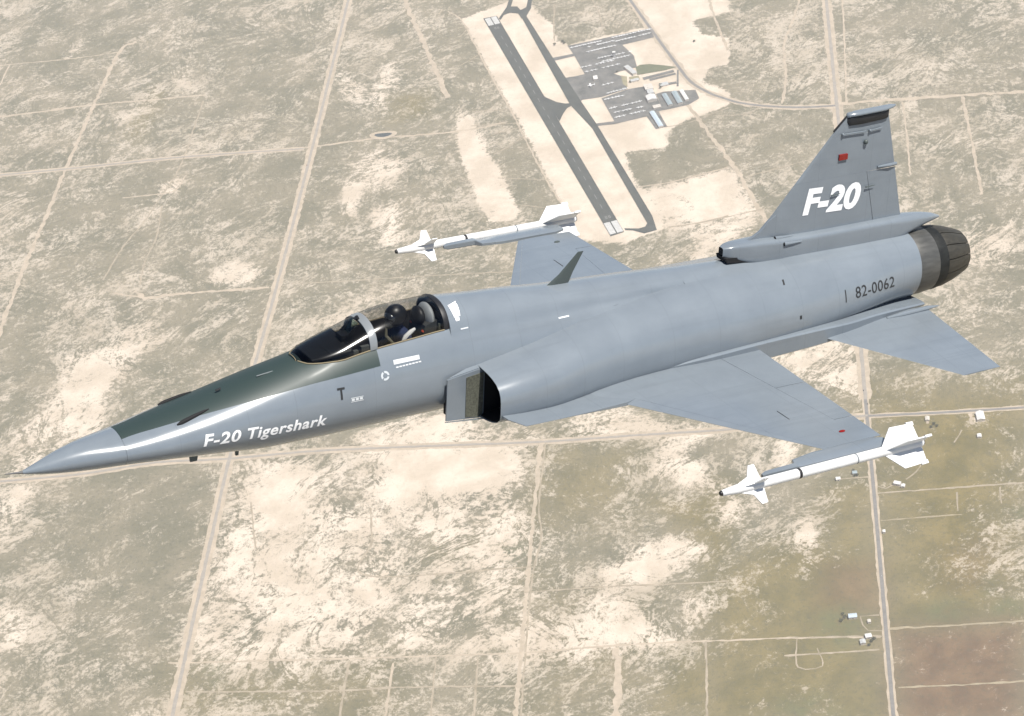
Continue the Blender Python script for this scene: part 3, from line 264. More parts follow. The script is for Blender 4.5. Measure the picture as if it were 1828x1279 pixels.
for k_, w_, P_ in ROADS:
    zz += .006
    if k_ == 'dirt': o = strip('dirt_road', P_, w_*(.62 if w_ < 10 else .8), zz, M_dirt if w_ > 8.5 else M_faint, .38, wob=.3)
    elif k_ == 'track': o = strip('field_track', P_, w_*.7, zz, M_track, .35)
    elif k_ == 'paved':
        o = strip('dirt_shoulder', P_, w_*2.1, zz, M_dirt, .18); tag(o, kind='structure'); o = strip('paved_road', P_, w_*.75, zz+.4, M_paved, .03)
    else:
        o = strip('dirt_shoulder', P_, w_, zz, M_dirt, .10); tag(o, kind='structure')
        if k_ == 'graded':
            o = strip('graded_road', P_, w_*.30, zz+.5, M_road, .12)
        else: o = strip('paved_road', P_, w_*.45, zz+.5, M_paved, .04)
    tag(o, kind='structure')
def sheet(name, P, z, m, parent=None):
    o = mk(name, np.c_[np.array(P), np.full(len(P), GZ+z)], [range(len(P))], m, parent, smooth=False); return tag(o, kind='structure')
for i, P_ in enumerate(PAVED['apron']): sheet('apron', P_, 1.00+.02*i, M_apron)
for i, P_ in enumerate(PAVED['taxiway']): sheet('taxiway', P_, 1.20+.02*i, M_run)
RUN = np.array(PAVED['runway'][0]); sheet('runway', RUN, 1.30, M_run)
for i, P_ in enumerate(LAWN): sheet('lawn', P_, 1.45+.01*i, M_lawn if i == 0 else M_dry)
for i, P_ in enumerate(LOT): sheet('car_park', P_, 1.40+.01*i, M_apron)
ra, rb = (RUN[0]+RUN[1])/2, (RUN[2]+RUN[3])/2; rL = np.linalg.norm(rb-ra); rt = (rb-ra)/rL; rn = np.array([-rt[1], rt[0]])
def on_run(s, n): return ra + rt*s + rn*n
def mark(s0, s1, n0, n1, z=1.36):
    return [np.r_[on_run(s, n), GZ+z] for s, n in ((s0, n0), (s1, n0), (s1, n1), (s0, n1))]
mb = MB()
for s0, s1 in ((4, 60), (rL-72, rL-6)):
    for n0, n1 in ((-20, -1.8), (1.8, 20)): mb.add(mark(s0, s1, n0, n1), [(0, 1, 2, 3)])
tag(mb.obj('threshold_paint', M_white, smooth=False), kind='structure')
mb = MB(); s = 150
while s < rL-150: mb.add(mark(s, s+26, -.8, .8), [(0, 1, 2, 3)]); s += 58
tag(mb.obj('centreline_paint', M_line, smooth=False), kind='structure')
mb = MB()
for sg, s in ((1, 80), (-1, rL-92)):                               # runway numerals as short painted strokes
    for n in (-7, 3):
        for a0, a1, b0, b1 in ((0, 14, 0, 1.6), (0, 14, 4, 5.6), (0, 1.8, 1.6, 4), (12.2, 14, 1.6, 4)): mb.add(mark(s+sg*a0, s+sg*a1, n+b0, n+b1), [(0, 1, 2, 3)])
tag(mb.obj('numeral_paint', M_line, smooth=False), kind='structure')
mb = MB()
pc = np.mean(POND, 0)
ang = np.linspace(0, 2*np.pi, 28, endpoint=False); PO = np.array(POND)
sheet('pond_bank', np.c_[pc[0]+44*np.cos(ang), pc[1]+26*np.sin(ang)+3*np.cos(2*ang)], 1.1, M_dirt)
tag(sheet('pond_water', np.c_[pc[0]+28*np.cos(ang), pc[1]+12*np.sin(ang)+2*np.cos(2*ang)], 1.2, M_water), kind='structure')

# ---------------------------------------------------------------- buildings, trees and parked planes far below
BC = dict(bluegrey=(.42, .50, .56), slate=(.26, .32, .34), white=(.62, .61, .58), pale=(.52, .48, .42), palegrey=(.42, .43, .42))
BM = {k: mat('roof '+k, v, .6, noise=.12, nscale=.3) for k, v in BC.items()}
M_wall = mat('stucco wall', (.55, .50, .43), .8, noise=.1, nscale=.4); M_door = mat('dark doorway', (.05, .05, .055), .6)
M_glass_far = mat('far window', (.04, .05, .06), .2)
for n_, l_, c_, Q, h, rk, colr in BUILD:
    Q = np.array(Q); ctr = Q.mean(0)
    root = bpy.data.objects.new(n_, None); link(root); root.location = (*ctr, GZ); tag(root, l_, c_)
    if 'hangar' in n_: root['group'] = 'row hangars at the airfield'
    if n_ == 'house': root['group'] = 'farm buildings near the highway'
    q = Q - ctr
    if (q[1]-q[0])[0]*(q[2]-q[1])[1] - (q[1]-q[0])[1]*(q[2]-q[1])[0] < 0: q = q[::-1]
    a = (q[1]-q[0] + q[2]-q[3]) / 2; b = (q[3]-q[0] + q[2]-q[1]) / 2
    if np.linalg.norm(a) < np.linalg.norm(b): a, b = b, -a
    la, lb = np.linalg.norm(a), np.linalg.norm(b); ua = a/la; ub = np.array([-ua[1], ua[0]])
    P3 = lambda s, t, z: np.r_[ua*s + ub*t, z]
    m_ = MB(); m_.box((0, 0, h/2+.5), (la, lb, h+1), [[ua[0], ub[0], 0], [ua[1], ub[1], 0], [0, 0, 1]]); m_.obj('wall', M_wall, root, smooth=False)
    m_ = MB(); x_, y_ = la/2+.5, lb/2+.5
    if rk == 'gable':
        r_h = lb*.16
        pr = [P3(-x_, -y_, h+1.02), P3(-x_, y_, h+1.02), P3(-x_, 0, h+1.02+r_h)]; pr2 = [p + np.r_[ua*2*x_, 0] for p in pr]
        m_.add(pr+pr2, [(0, 1, 2), (5, 4, 3), (0, 2, 5, 3), (2, 1, 4, 5), (1, 0, 3, 4)])
    else:
        m_.box((0, 0, h+1.3), (2*x_, 2*y_, .5), [[ua[0], ub[0], 0], [ua[1], ub[1], 0], [0, 0, 1]])
        for k in range(2): m_.box(P3(-la*.2+la*.4*k, lb*.1, h+2.2), (2.5, 2.5, 1.3))
    m_.obj('roof', BM[colr], root, smooth=False)
    nd = max(1, int(la/12))
    for k in range(min(nd, 8)):
        m_ = MB(); s = -la/2 + la*(k+.5)/nd
        m_.box(P3(s, -lb/2-.06, h*.42), (min(la/nd*.7, 9), .16, h*.75) if n_ in ('hangar', 'shed') else (2.2, .16, 1.6), [[ua[0], ub[0], 0], [ua[1], ub[1], 0], [0, 0, 1]])
        m_.obj('door' if n_ in ('hangar', 'shed') else 'window', M_door if n_ in ('hangar', 'shed') else M_glass_far, root, smooth=False)
M_leaf = flat_mat('desert foliage', (.045, .055, .028), (.09, .10, .05), 1/2); M_bark = mat('bark', (.12, .09, .06), .9)
TL = ['dark bush east of the turning circle', 'easternmost dark bush by the turning circle', 'dark bush south of the turning circle', 'dark bush north of the grey shed', 'dark bush east of the grey shed',
      'low bush south of the grey shed', 'leafy tree west of the pale blue roofed farmhouse', 'leafy tree south west of the pale blue roofed farmhouse', 'smaller tree north west of the pale blue roofed farmhouse',
      'tree on the sandy lot nearest the highway', 'tree at the north edge of the sandy lot', 'tree at the south edge of the sandy lot', 'dark tree clump west of the north apron', 'dark tree clump at the north west corner of the apron',
      'smaller tree beside the clump at the apron corner', 'dark tree beside the small grey office', 'tree at the west end of the pale airport block', 'tree just south of the pale airport block', 'lone dark bush in the sand east of the airport road', 'dark tree at the edge of the main ramp']
for (p, h), l_ in zip(TREES, TL):
    root = bpy.data.objects.new('desert_tree', None); link(root); root.location = (*p, GZ); tag(root, l_, 'tree', 'bushes and trees around the buildings')
    MB().tube([(0, 0, 0), (.1, .1, h*.55)], [.25, .12], 6).obj('trunk', M_bark, root)
    Vv = []; Ff = []
    for k in range(150):
        d = rng.normal(size=3); d /= np.linalg.norm(d); r = rng.uniform(.55, 1.05); c = d*r*np.array([h*.55, h*.55, h*.42]) * (1+.25*math.sin(3*math.atan2(d[1], d[0]))) + (0, 0, h*.6); a_, b_ = rng.normal(size=(2, 3))*.55
        i = len(Vv); Vv += [c-a_, c+b_, c+a_, c-b_]; Ff.append((i, i+1, i+2, i+3))
    mk('crown', Vv, Ff, M_leaf, root, smooth=False)
# a light plane: body, wing, tail in one small mesh, copied along the parking rows
M_plane = mat('white aircraft paint', (.78, .78, .77), .4)
def light_plane():
    m_ = MB(); m_.tube([(-3.6, 0, 1.3), (-2.4, 0, 1.35), (0, 0, 1.5), (3.4, 0, 1.6)], [.35, .6, .65, .15], 8)
    m_.prism([(-1.5, -5.2, 2.1), (0, -5.2, 2.1), (.2, 5.2, 2.1), (-1.5, 5.2, 2.1)], (0, 0, .16)); m_.prism([(2.8, -1.7, 1.7), (3.7, -1.7, 1.7), (3.7, 1.7, 1.7), (2.8, 1.7, 1.7)], (0, 0, .1))
    m_.prism([(2.4, 0, 1.7), (3.7, 0, 1.7), (3.9, 0, 3.1), (3.2, 0, 3.1)], (0, .1, 0))
    for x, y in ((-2.2, 0), (-.4, 1.1), (-.4, -1.1)): m_.tube([(x, y, 0), (x, y, 1.2)], .12, 5)
    return m_
lp = light_plane().obj('light_plane', M_plane); tag(lp, ROWS[0][0], 'small plane', 'light planes parked on the aprons'); first = True
ORD = 'westmost second third fourth fifth sixth seventh eighth ninth tenth eleventh twelfth thirteenth fourteenth'.split()
for l_, (A, B), n in ROWS:
    A = np.array(A); B = np.array(B); h = math.atan2(*(B-A)[::-1])
    for k in range(n):
        if rng.random() < .10: continue
        o = lp if first else lp.copy()
        if not first: COL.objects.link(o)
        first = False
        p = A + (B-A)*(k + rng.uniform(-.18, .18))/max(1, n-1); o['label'] = ORD[k] + ' ' + l_
        o.location = (*p, GZ+1.42); o.rotation_euler.z = h + R_(90)*rng.choice([1, -1, 1, 1]) + rng.normal()*.12; o.scale = [rng.uniform(1.15, 1.5)]*3
tk = light_plane().obj('transport_plane', M_plane); tag(tk, 'large white twin engined plane standing on the main ramp', 'large plane'); tk.location = (*TANKER, GZ+1.42); tk.scale = (3.2, 1.8, 3.0); tk.rotation_euler.z = R_(14)
mh = MB(); mh.box((0, 0, 7), (6, 6, 14)); hut = bpy.data.objects.new('tower', None); link(hut); hut.location = (*HUT, GZ+1.0); tag(hut, 'tall slim white tower on the north apron', 'tower')
mh.obj('shaft', BM['white'], hut, smooth=False); MB().box((0, 0, 15.6), (9, 9, 3)).obj('cab', M_glass_far, hut, smooth=False); MB().box((0, 0, 17.5), (10, 10, .6)).obj('roof', BM['white'], hut, smooth=False)

M_car = {k: mat(k+' car paint', v, .3) for k, v in dict(dark=(.03, .03, .035), white=(.75, .75, .73), red=(.25, .03, .02)).items()}
for c_, p, l_ in CARS:
    root = bpy.data.objects.new('car', None); link(root); root.location = (*p, GZ+1.0); root.rotation_euler.z = R_(90); tag(root, l_, 'car', 'cars on the roads')
    MB().box((0, 0, .75), (4.8, 1.9, .75)).obj('car_body', M_car[c_], root, smooth=False)
    MB().prism([(-1.7, 0, 1.12), (1.4, 0, 1.12), (.8, 0, 1.65), (-1.3, 0, 1.65)], (0, 1.6, 0)).obj('cabin', M_glass_far, root, smooth=False)
    for x, y in ((1.5, .9), (1.5, -.9), (-1.5, .9), (-1.5, -.9)): MB().tube([(x, y-.1, .36), (x, y+.1, .36)], .36, 8).obj('wheel', M_door, root)

# ================================================================ the fighter (aircraft frame, metres: x aft of the probe tip, y starboard, z above the wing plane)
def jet_paint():
    m = bpy.data.materials.new('grey jet paint'); m.use_nodes = True; t = m.node_tree; L = t.links.new; b = t.nodes['Principled BSDF']
    tc = N(t, 'ShaderNodeTexCoord'); nz = N(t, 'ShaderNodeTexNoise'); nz.inputs['Scale'].default_value = 1.6; nz.inputs['Detail'].default_value = 8; nz.inputs['Roughness'].default_value = .65; L(tc.outputs['Object'], nz.inputs['Vector'])
    ad = N(t, 'ShaderNodeMath', operation='ADD'); L(nz.outputs[0], ad.inputs[0]); L(nz.outputs[0], ad.inputs[1])
    mr = N(t, 'ShaderNodeMapRange'); mr.inputs[1].default_value = .6; mr.inputs[2].default_value = 1.4; L(ad.outputs[0], mr.inputs[0])
    mx = N(t, 'ShaderNodeMix', data_type='RGBA'); mx.inputs[6].default_value = (.156, .180, .203, 1); mx.inputs[7].default_value = (.182, .209, .233, 1); L(mr.outputs[0], mx.inputs[0])
    sp = N(t, 'ShaderNodeSeparateXYZ'); L(tc.outputs['Object'], sp.inputs[0]); acc = None
    def mth(op, a, v, c=None):
        q = N(t, 'ShaderNodeMath', operation=op)
        for k_, u in enumerate((a, v, c)):
            if u is None: continue
            if isinstance(u, (int, float)): q.inputs[k_].default_value = u
            else: L(u, q.inputs[k_])
        return q.outputs[0]
    # panel joints: fuselage frames (x) and a few wing ribs (|y| beyond the body), a few millimetres wide
    for xs in (2.05, 2.92, 3.55, 4.62, 6.02, 6.72, 7.35, 8.02, 8.86, 9.62, 10.4, 11.05, 11.72, 12.62, 13.0):
        c_ = mth('COMPARE', sp.outputs[0], xs-7.0, .005); acc = c_ if acc is None else mth('MAXIMUM', acc, c_)
    ay = mth('ABSOLUTE', sp.outputs[1], 0.0)
    for ys in (1.98, 2.86, 3.36): acc = mth('MAXIMUM', acc, mth('COMPARE', ay, ys, .005))
    for zs in (): acc = mth('MAXIMUM', acc, mth('MULTIPLY', mth('COMPARE', sp.outputs[2], zs+.35, .004), mth('LESS_THAN', ay, 1.0)))
    br = N(t, 'ShaderNodeTexNoise'); br.inputs['Scale'].default_value = 2.2; L(tc.outputs['Object'], br.inputs['Vector'])
    acc = mth('MULTIPLY', acc, mth('MULTIPLY', br.outputs[0], .26))
    st_ = N(t, 'ShaderNodeMapping'); st_.inputs['Scale'].default_value = (.35, 5, 5); L(tc.outputs['Object'], st_.inputs[0]); sn = N(t, 'ShaderNodeTexNoise'); sn.inputs['Scale'].default_value = 1.5; sn.inputs['Detail'].default_value = 4; L(st_.outputs[0], sn.inputs['Vector'])
    sr = N(t, 'ShaderNodeMapRange'); sr.inputs[1].default_value = .52; sr.inputs[2].default_value = .78; sr.inputs[4].default_value = .13; L(sn.outputs[0], sr.inputs[0])
    m3 = N(t, 'ShaderNodeMix', data_type='RGBA'); L(mth('MAXIMUM', acc, sr.outputs[0]), m3.inputs[0]); L(mx.outputs[2], m3.inputs[6]); m3.inputs[7].default_value = (.055, .062, .064, 1); L(m3.outputs[2], b.inputs['Base Color'])
    b.inputs['Specular IOR Level'].default_value = .45
    b.inputs['Coat Weight'].default_value = .5; b.inputs['Coat Roughness'].default_value = .20
    r2 = N(t, 'ShaderNodeMapRange'); r2.inputs[1].default_value = .6; r2.inputs[2].default_value = 1.4; r2.inputs[3].default_value = .19; r2.inputs[4].default_value = .26; L(ad.outputs[0], r2.inputs[0]); L(r2.outputs[0], b.inputs['Roughness'])
    return m
M_grey = jet_paint()
M_green = mat('dark green anti glare paint', (.028, .048, .045), .3, noise=.18, nscale=3)
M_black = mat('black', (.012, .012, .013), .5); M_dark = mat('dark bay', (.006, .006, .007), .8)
M_wht = mat('white marking', (.82, .82, .82), .45); M_mis = mat('white missile paint', (.66, .66, .65), .35, noise=.06, nscale=5)
M_blackmark = mat('black stencil', (.02, .021, .022), .5)
M_dgrey = mat('dark grey antenna', (.06, .075, .072), .45); M_panel = mat('panel gap', (.05, .054, .058), .7)
M_titan = mat('bare titanium', (.085, .084, .078), .42, metal=.3, noise=.25, nscale=4, streak=(1, 5, 5)); M_burnt = mat('burnt nozzle ring', (.012, .013, .012), .6, metal=.3, noise=.5, nscale=14)
M_petal = mat('heat stained petal', (.046, .042, .033), .48, metal=.3, noise=.3, nscale=5, streak=(1, 6, 6)); M_perf = mat('perforated strip', (.085, .088, .068), .7, noise=.5, nscale=40)
M_red = mat('red lamp', (.20, .010, .007), .25); M_frame = mat('canopy frame paint', (.19, .205, .215), .25); M_seal = mat('tan canopy seal', (.20, .165, .10), .6)
JB = np.array([7.0, 0, -0.35])
def aroot(name, base):
    r = bpy.data.objects.new(name, None); link(r); r.matrix_world = JET_M @ Matrix.Translation(Vector(base)); return r
jet = aroot('fighter_jet', JB)
tag(jet, 'grey single engine fighter jet with dark green nose top flying over the desert', 'fighter jet')
jk = dict(base=JB)
# main body stations: x, half width, centre z, height above, height below, exponent
FUS = [(.22, .022, .004, .022, .020, 2.0), (.45, .100, .022, .080, .078, 2.0), (.65, .160, .044, .128, .128, 2.0), (1.0, .252, .074, .178, .186, 2.0), (1.40, .350, .096, .195, .214, 2.0), (1.9, .440, .125, .262, .276, 2.0),
       (2.3, .490, .150, .318, .335, 2.02), (2.65, .520, .170, .372, .388, 2.05), (3.27, .550, .200, .485, .485, 2.1), (3.8, .565, .215, .590, .510, 2.06), (4.1, .575, .22, .680, .52, 2.02), (4.4, .582, .225, .755, .525, 2.0), (4.7, .588, .228, .805, .522, 2.0), (5.2, .595, .232, .850, .520, 2.0), (5.72, .605, .242, .885, .53, 2.0),
       (6.2, .612, .247, .80, .54, 2.15), (6.8, .62, .25, .720, .55, 2.35), (7.4, .625, .25, .690, .55, 2.35), (8.4, .63, .25, .650, .55, 2.3), (9.4, .63, .25, .60, .55, 2.3), (10.4, .62, .28, .56, .55, 2.1), (12, .58, .30, .54, .52, 2.0), (13.35, .50, .33, .50, .50, 2.0)]
# dorsal spine: x, half width, centre z, height
SPI = [(5.75, .43, .82, .405), (6.4, .40, .83, .33), (6.9, .375, .84, .285), (7.5, .35, .84, .225), (8.7, .31, .82, .175), (9.4, .27, .80, .15), (10.4, .18, .78, .12), (11.2, .12, .74, .08)]
# nacelle / engine body: x, half width, centre z, top height, bottom height, exponent
NAC = [(6.05, 1.215, .02, .45, .27, 4.6), (6.4, 1.24, .03, .50, .29, 4.2), (6.8, 1.235, .04, .555, .32, 3.7), (7.2, 1.16, .05, .62, .34, 3.3), (7.6, 1.075, .05, .69, .36, 3.0), (8.3, .985, .06, .745, .38, 2.7), (9.4, .925, .08, .785, .40, 2.4), (10.4, .88, .11, .765, .42, 2.2), (11.4, .80, .15, .71, .42, 2.1), (12.4, .66, .22, .62, .42, 2.0), (13.0, .55, .29, .55, .45, 2.0), (13.35, .50, .33, .50, .50, 2.0)]
def r_sup(c, s, w_, h_, n): return 1.0 / ((abs(c)/w_)**n + (abs(s)/h_)**n)**(1/n)
def r_fus(x, th, spine=True, nac=None):
    w_, zc, ht, hb, n = [interp(FUS, x, k) for k in range(1, 6)]; c, s = math.cos(th), math.sin(th)
    r = r_sup(c, s, w_, ht if s > 0 else hb, n)
    if spine and x >= SPI[0][0] and x <= 12.2:
        ws, zs, hs = [interp(SPI, x, k) for k in range(1, 4)]
        k = 1 if x < 10.6 else max(0, 1 - (x-10.6)/1.6); hs *= k
        if hs > .01:
            d = zs - zc; A = (c/ws)**2 + (s/hs)**2; B = -2*s*d/hs**2; C = (d/hs)**2 - 1; D = B*B - 4*A*C
            rs = (-B + math.sqrt(D))/(2*A) if D > 0 and s > 0 else 0
            kk = .002 + .05*min(1, max(0, (x-5.75)/.7)); r = (r + rs + math.sqrt((r-rs)**2 + kk*kk))/2 if rs > r - .4 else r
    if (x >= 9.4 if nac is None else nac):
        wn, zn, tn, bn, en = [interp(NAC, x, k) for k in range(1, 6)]
        lo, hi = 0, 2.0                       # ray against the engine body, which has its own centre
        for _ in range(26):
            m_ = (lo+hi)/2; y = m_*c; z = zc + m_*s - zn
            if (abs(y)/wn)**en + (abs(z)/(tn if z > 0 else bn))**en < 1: lo = m_
            else: hi = m_
        rn_ = lo; kk = .03; r = (r + rn_ + math.sqrt((r-rn_)**2 + kk*kk))/2 - .006
    return r
def fus_pt(x, th, **k):
    r = r_fus(x, th, **k); return np.array([x, r*math.cos(th), interp(FUS, x, 2) + r*math.sin(th)])
def fus_side(x, z, nac=None):
    """half width of the body at height z"""
    zc = interp(FUS, x, 2); lo, hi = -1.45, 1.5
    for _ in range(30):
        m_ = (lo+hi)/2
        if r_fus(x, m_, nac=nac)*math.sin(m_) + zc < z: lo = m_
        else: hi = m_
    return r_fus(x, lo, nac=nac)*math.cos(lo)
SILL = [(3.0, .10), (3.60, .10), (3.74, .10), (3.82, .20), (3.92, .262), (4.05, .31), (4.3, .365), (4.65, .410), (5.3, .425), (5.75, .43), (7.0, .38), (9, .3), (13.35, .2)]
def ysill(x): return min(interp(SILL, x, 1), .62*interp(FUS, x, 1))
def sill_th(x, sp=False):
    lo, hi = .1, math.pi/2; y = ysill(x)
    for _ in range(36):
        m_ = (lo+hi)/2
        if r_fus(x, m_, spine=sp)*math.cos(m_) > y: lo = m_
        else: hi = m_
    return lo
NT, NS_ = 26, 96
def fus_ring(x, **k):
    ts = sill_th(x, k.get('spine', True)); th = np.r_[np.linspace(ts, math.pi-ts, NT, endpoint=False), np.linspace(math.pi-ts, 2*math.pi+ts, NS_, endpoint=False)]
    return np.array([fus_pt(x, t, **k) for t in th])
HOLE0, HOLE1 = 3.80, 5.70
XS = sorted(set([.22, .26, .32, .4, .5, .62] + list(np.arange(.75, 13.3, .125).round(3)) + [HOLE0, HOLE1, 13.35]))
fus_rings = []; xs_ = []
for x in XS:
    if x < 1.40: continue
    if x == 1.5: fus_rings.append(fus_ring(1.403)); xs_.append(1.403)
    if abs(x-5.75) < .001: fus_rings.append(fus_ring(x, spine=False)); xs_.append(5.7499)
    if abs(x-9.375) < .001: fus_rings.append(fus_ring(x)); xs_.append(x); fus_rings.append(fus_ring(9.3999, nac=False)); xs_.append(9.3999); fus_rings.append(fus_ring(9.4)); xs_.append(9.4); continue
    fus_rings.append(fus_ring(x)); xs_.append(x)
Vf, Ff = loft(fus_rings); n_ = NT + NS_
keep = [f for q, f in enumerate(Ff) if not (HOLE0-.001 <= xs_[q//n_] < HOLE1-.001 and q % n_ < NT)]
def side_mat():                # body paint: grey, with the dark green anti-glare area on the nose top (a painted mask with hard edges)
    m = M_grey.copy(); m.name = 'grey body with dark green nose top'; t = m.node_tree; L = t.links.new; b = t.nodes['Principled BSDF']; src = b.inputs['Base Color'].links[0].from_socket
    tc = N(t, 'ShaderNodeTexCoord'); sp = N(t, 'ShaderNodeSeparateXYZ'); L(tc.outputs['Object'], sp.inputs[0])
    def M2(op, a, v):
        q = N(t, 'ShaderNodeMath', operation=op); L(a, q.inputs[0])
        if isinstance(v, (float, int)): q.inputs[1].default_value = v
        else: L(v, q.inputs[1])
        return q.outputs[0]
    ay = M2('ABSOLUTE', sp.outputs[1], 0.0); zz_ = sp.outputs[2]; x_ = sp.outputs[0]
    # border line in side view: z = a + b x, up to the windscreen bow
    d_ = M2('SUBTRACT', x_, 1.40-JB[0])
    lim = M2('ADD', M2('MULTIPLY', d_, .178), .262-JB[2]); lim = M2('SUBTRACT', lim, M2('MULTIPLY', M2('MULTIPLY', d_, d_), .0160))
    msk = M2('MULTIPLY', M2('GREATER_THAN', zz_, lim), M2('MULTIPLY', M2('GREATER_THAN', x_, 1.40-JB[0]), M2('LESS_THAN', x_, 4.72-JB[0])))
    mx = N(t, 'ShaderNodeMix', data_type='RGBA'); L(msk, mx.inputs[0]); L(src, mx.inputs[6]); mx.inputs[7].default_value = (.026, .042, .039, 1); L(mx.outputs[2], b.inputs['Base Color'])
    rs_ = b.inputs['Roughness'].links[0].from_socket; mf = N(t, 'ShaderNodeMix'); L(msk, mf.inputs[0]); L(rs_, mf.inputs[2]); mf.inputs[3].default_value = .52; L(mf.outputs[0], b.inputs['Roughness']); cw = N(t, 'ShaderNodeMapRange'); cw.inputs[3].default_value = .5; cw.inputs[4].default_value = .04; L(msk, cw.inputs[0]); L(cw.outputs[0], b.inputs['Coat Weight'])
    return m
M_body = side_mat()
body = mk('fuselage', Vf, keep, M_body, jet, ang=38, **jk)
nose_r = [fus_ring(x) for x in XS if x < 1.39] + [fus_ring(1.40)]
nv, nf = loft(nose_r, True, True, True); mk('nose_cone', nv, nf, M_grey, jet, ang=50, **jk)
MB().tube([(-.0, 0, .028), (.10, 0, .02), (.16, 0, .012), (.235, 0, .004)], [.004, .011, .013, .020], 12).obj('pitot_probe', mat('probe steel', (.10, .10, .10), .5), jet, **jk)
# cockpit tub
zf = .18; tub = []
tx = [x for x in XS if HOLE0-.001 <= x <= HOLE1+.001]
L_ = []; Rr = []
for x in tx:
    ts = sill_th(x, False); a = fus_pt(x, ts, spine=False); L_.append(a); Rr.append(a*np.array([1, -1, 1]))
rg = lambda a, k: np.array([a + (0, -k*math.copysign(1, a[1]), 0)])
tr = [np.array([p1, p1*np.array([1, .93, 1]), (p1[0], p1[1]*.9, zf), (p1[0], p2[1]*.9, zf), p2*np.array([1, .93, 1]), p2]) for p1, p2 in zip(L_, Rr)]
tv, tf = loft(tr, False); k6 = len(tr)
tf += [(0, 1, 2, 3, 4, 5), tuple((k6-1)*6 + i for i in range(6))]
def arc(x): ts = sill_th(x, False); return [fus_pt(x, t, spine=False) for t in np.linspace(ts, math.pi-ts, NT+1)]
o_ = len(tv); a0 = arc(HOLE0); a1 = arc(HOLE1); tv = np.r_[tv, a0, a1]
tf += [tuple(range(o_, o_+NT+1)), tuple(range(o_+NT+1, o_+2*NT+2))]
mk('cockpit_tub', tv, tf, M_dark, jet, smooth=False, **jk)
# canopy and windscreen glass
TOP = [(3.74, .812), (3.85, .848), (4.0, .895), (4.175, .955), (4.35, 1.015), (4.516, 1.075), (4.68, 1.135), (4.85, 1.19), (5.0, 1.215), (5.3, 1.228), (5.75, 1.228)]
def arch(x, n=33, grow=0.0, a0=0.0):
    ts = sill_th(x, False); p = fus_pt(x, ts, spine=False); top = interp(TOP, x, 1); h = max(top - p[2], .01)
    t = np.linspace(a0, math.pi-a0, n); e = 2/2.15
    return np.c_[np.full(n, x), (p[1]+grow)*np.sign(np.cos(t))*np.abs(np.cos(t))**e, p[2] + (h+grow)*np.abs(np.sin(t))**e]
def glass_mat(name, tint_, rough=.0):
    m = bpy.data.materials.new(name); m.use_nodes = True; t = m.node_tree; t.nodes.clear(); L = t.links.new
    tr_ = N(t, 'ShaderNodeBsdfTransparent'); tr_.inputs[0].default_value = (*tint_, 1); gl = N(t, 'ShaderNodeBsdfGlossy'); gl.inputs['Roughness'].default_value = .16; gl.inputs[0].default_value = (.6, .6, .6, 1); fr = N(t, 'ShaderNodeFresnel'); ge = N(t, 'ShaderNodeNewGeometry'); mi = N(t, 'ShaderNodeMapRange'); mi.inputs[3].default_value = 1.5; mi.inputs[4].default_value = 1/1.5; L(ge.outputs['Backfacing'], mi.inputs[0]); L(mi.outputs[0], fr.inputs['IOR'])
    mx = N(t, 'ShaderNodeMixShader'); L(fr.outputs[0], mx.inputs[0]); L(tr_.outputs[0], mx.inputs[1]); L(gl.outputs[0], mx.inputs[2]); o = N(t, 'ShaderNodeOutputMaterial'); L(mx.outputs[0], o.inputs[0]); return m
M_glass = glass_mat('canopy glass', (.72, .72, .71)); M_glass2 = glass_mat('windscreen glass', (.60, .61, .60))
wx = [3.742, 3.76, 3.79, 3.84, 3.9, 4.0, 4.1, 4.2, 4.3, 4.4, 4.5, 4.6, 4.64]; cx_ = [4.73, 4.8, 4.9, 5.0, 5.1, 5.25, 5.4, 5.55, 5.68]
def shell(xs, name, m):
    outer = [arch(x) for x in xs]; inner = [arch(x, grow=-.012) for x in xs]
    V1, F1 = loft(outer, False); return mk(name, V1, F1, m, jet, ang=70, **jk)
ws = shell(wx, 'windscreen', M_glass2); cg = shell(cx_, 'canopy', M_glass)
def band(x0, x1, name, m, g=.010, g2=.010, n=33):
    rings = [arch(x0, n, -.02), arch(x0, n, g), arch((x0+x1)/2, n, g+.006), arch(x1, n, g2), arch(x1, n, -.02)]
    v, f = loft([np.array([r[i] for r in rings]) for i in range(n)], True, True, True); return mk(name, v, f, m, jet, ang=40, **jk)
band(4.636, 4.735, 'windscreen_bow', M_frame, .012, .012); band(5.675, 5.75, 'canopy_rear_frame', M_black, .002, .0)
for sg in (1, -1):
    for xs, nm in ((wx[1:], 'windscreen_sill'), (cx_, 'canopy_sill')):
        P = []
        for x in xs: ts = sill_th(x, False); p = fus_pt(x, ts, spine=False); P.append((x, sg*(p[1]+.004), p[2]+.002))
        MB().tube(P, .009, 8).obj(nm, M_seal, jet, **jk)
MB().tube([tuple(q) for q in arch(3.742)], .005, 8).obj('windscreen_front_frame', M_seal, jet, **jk)
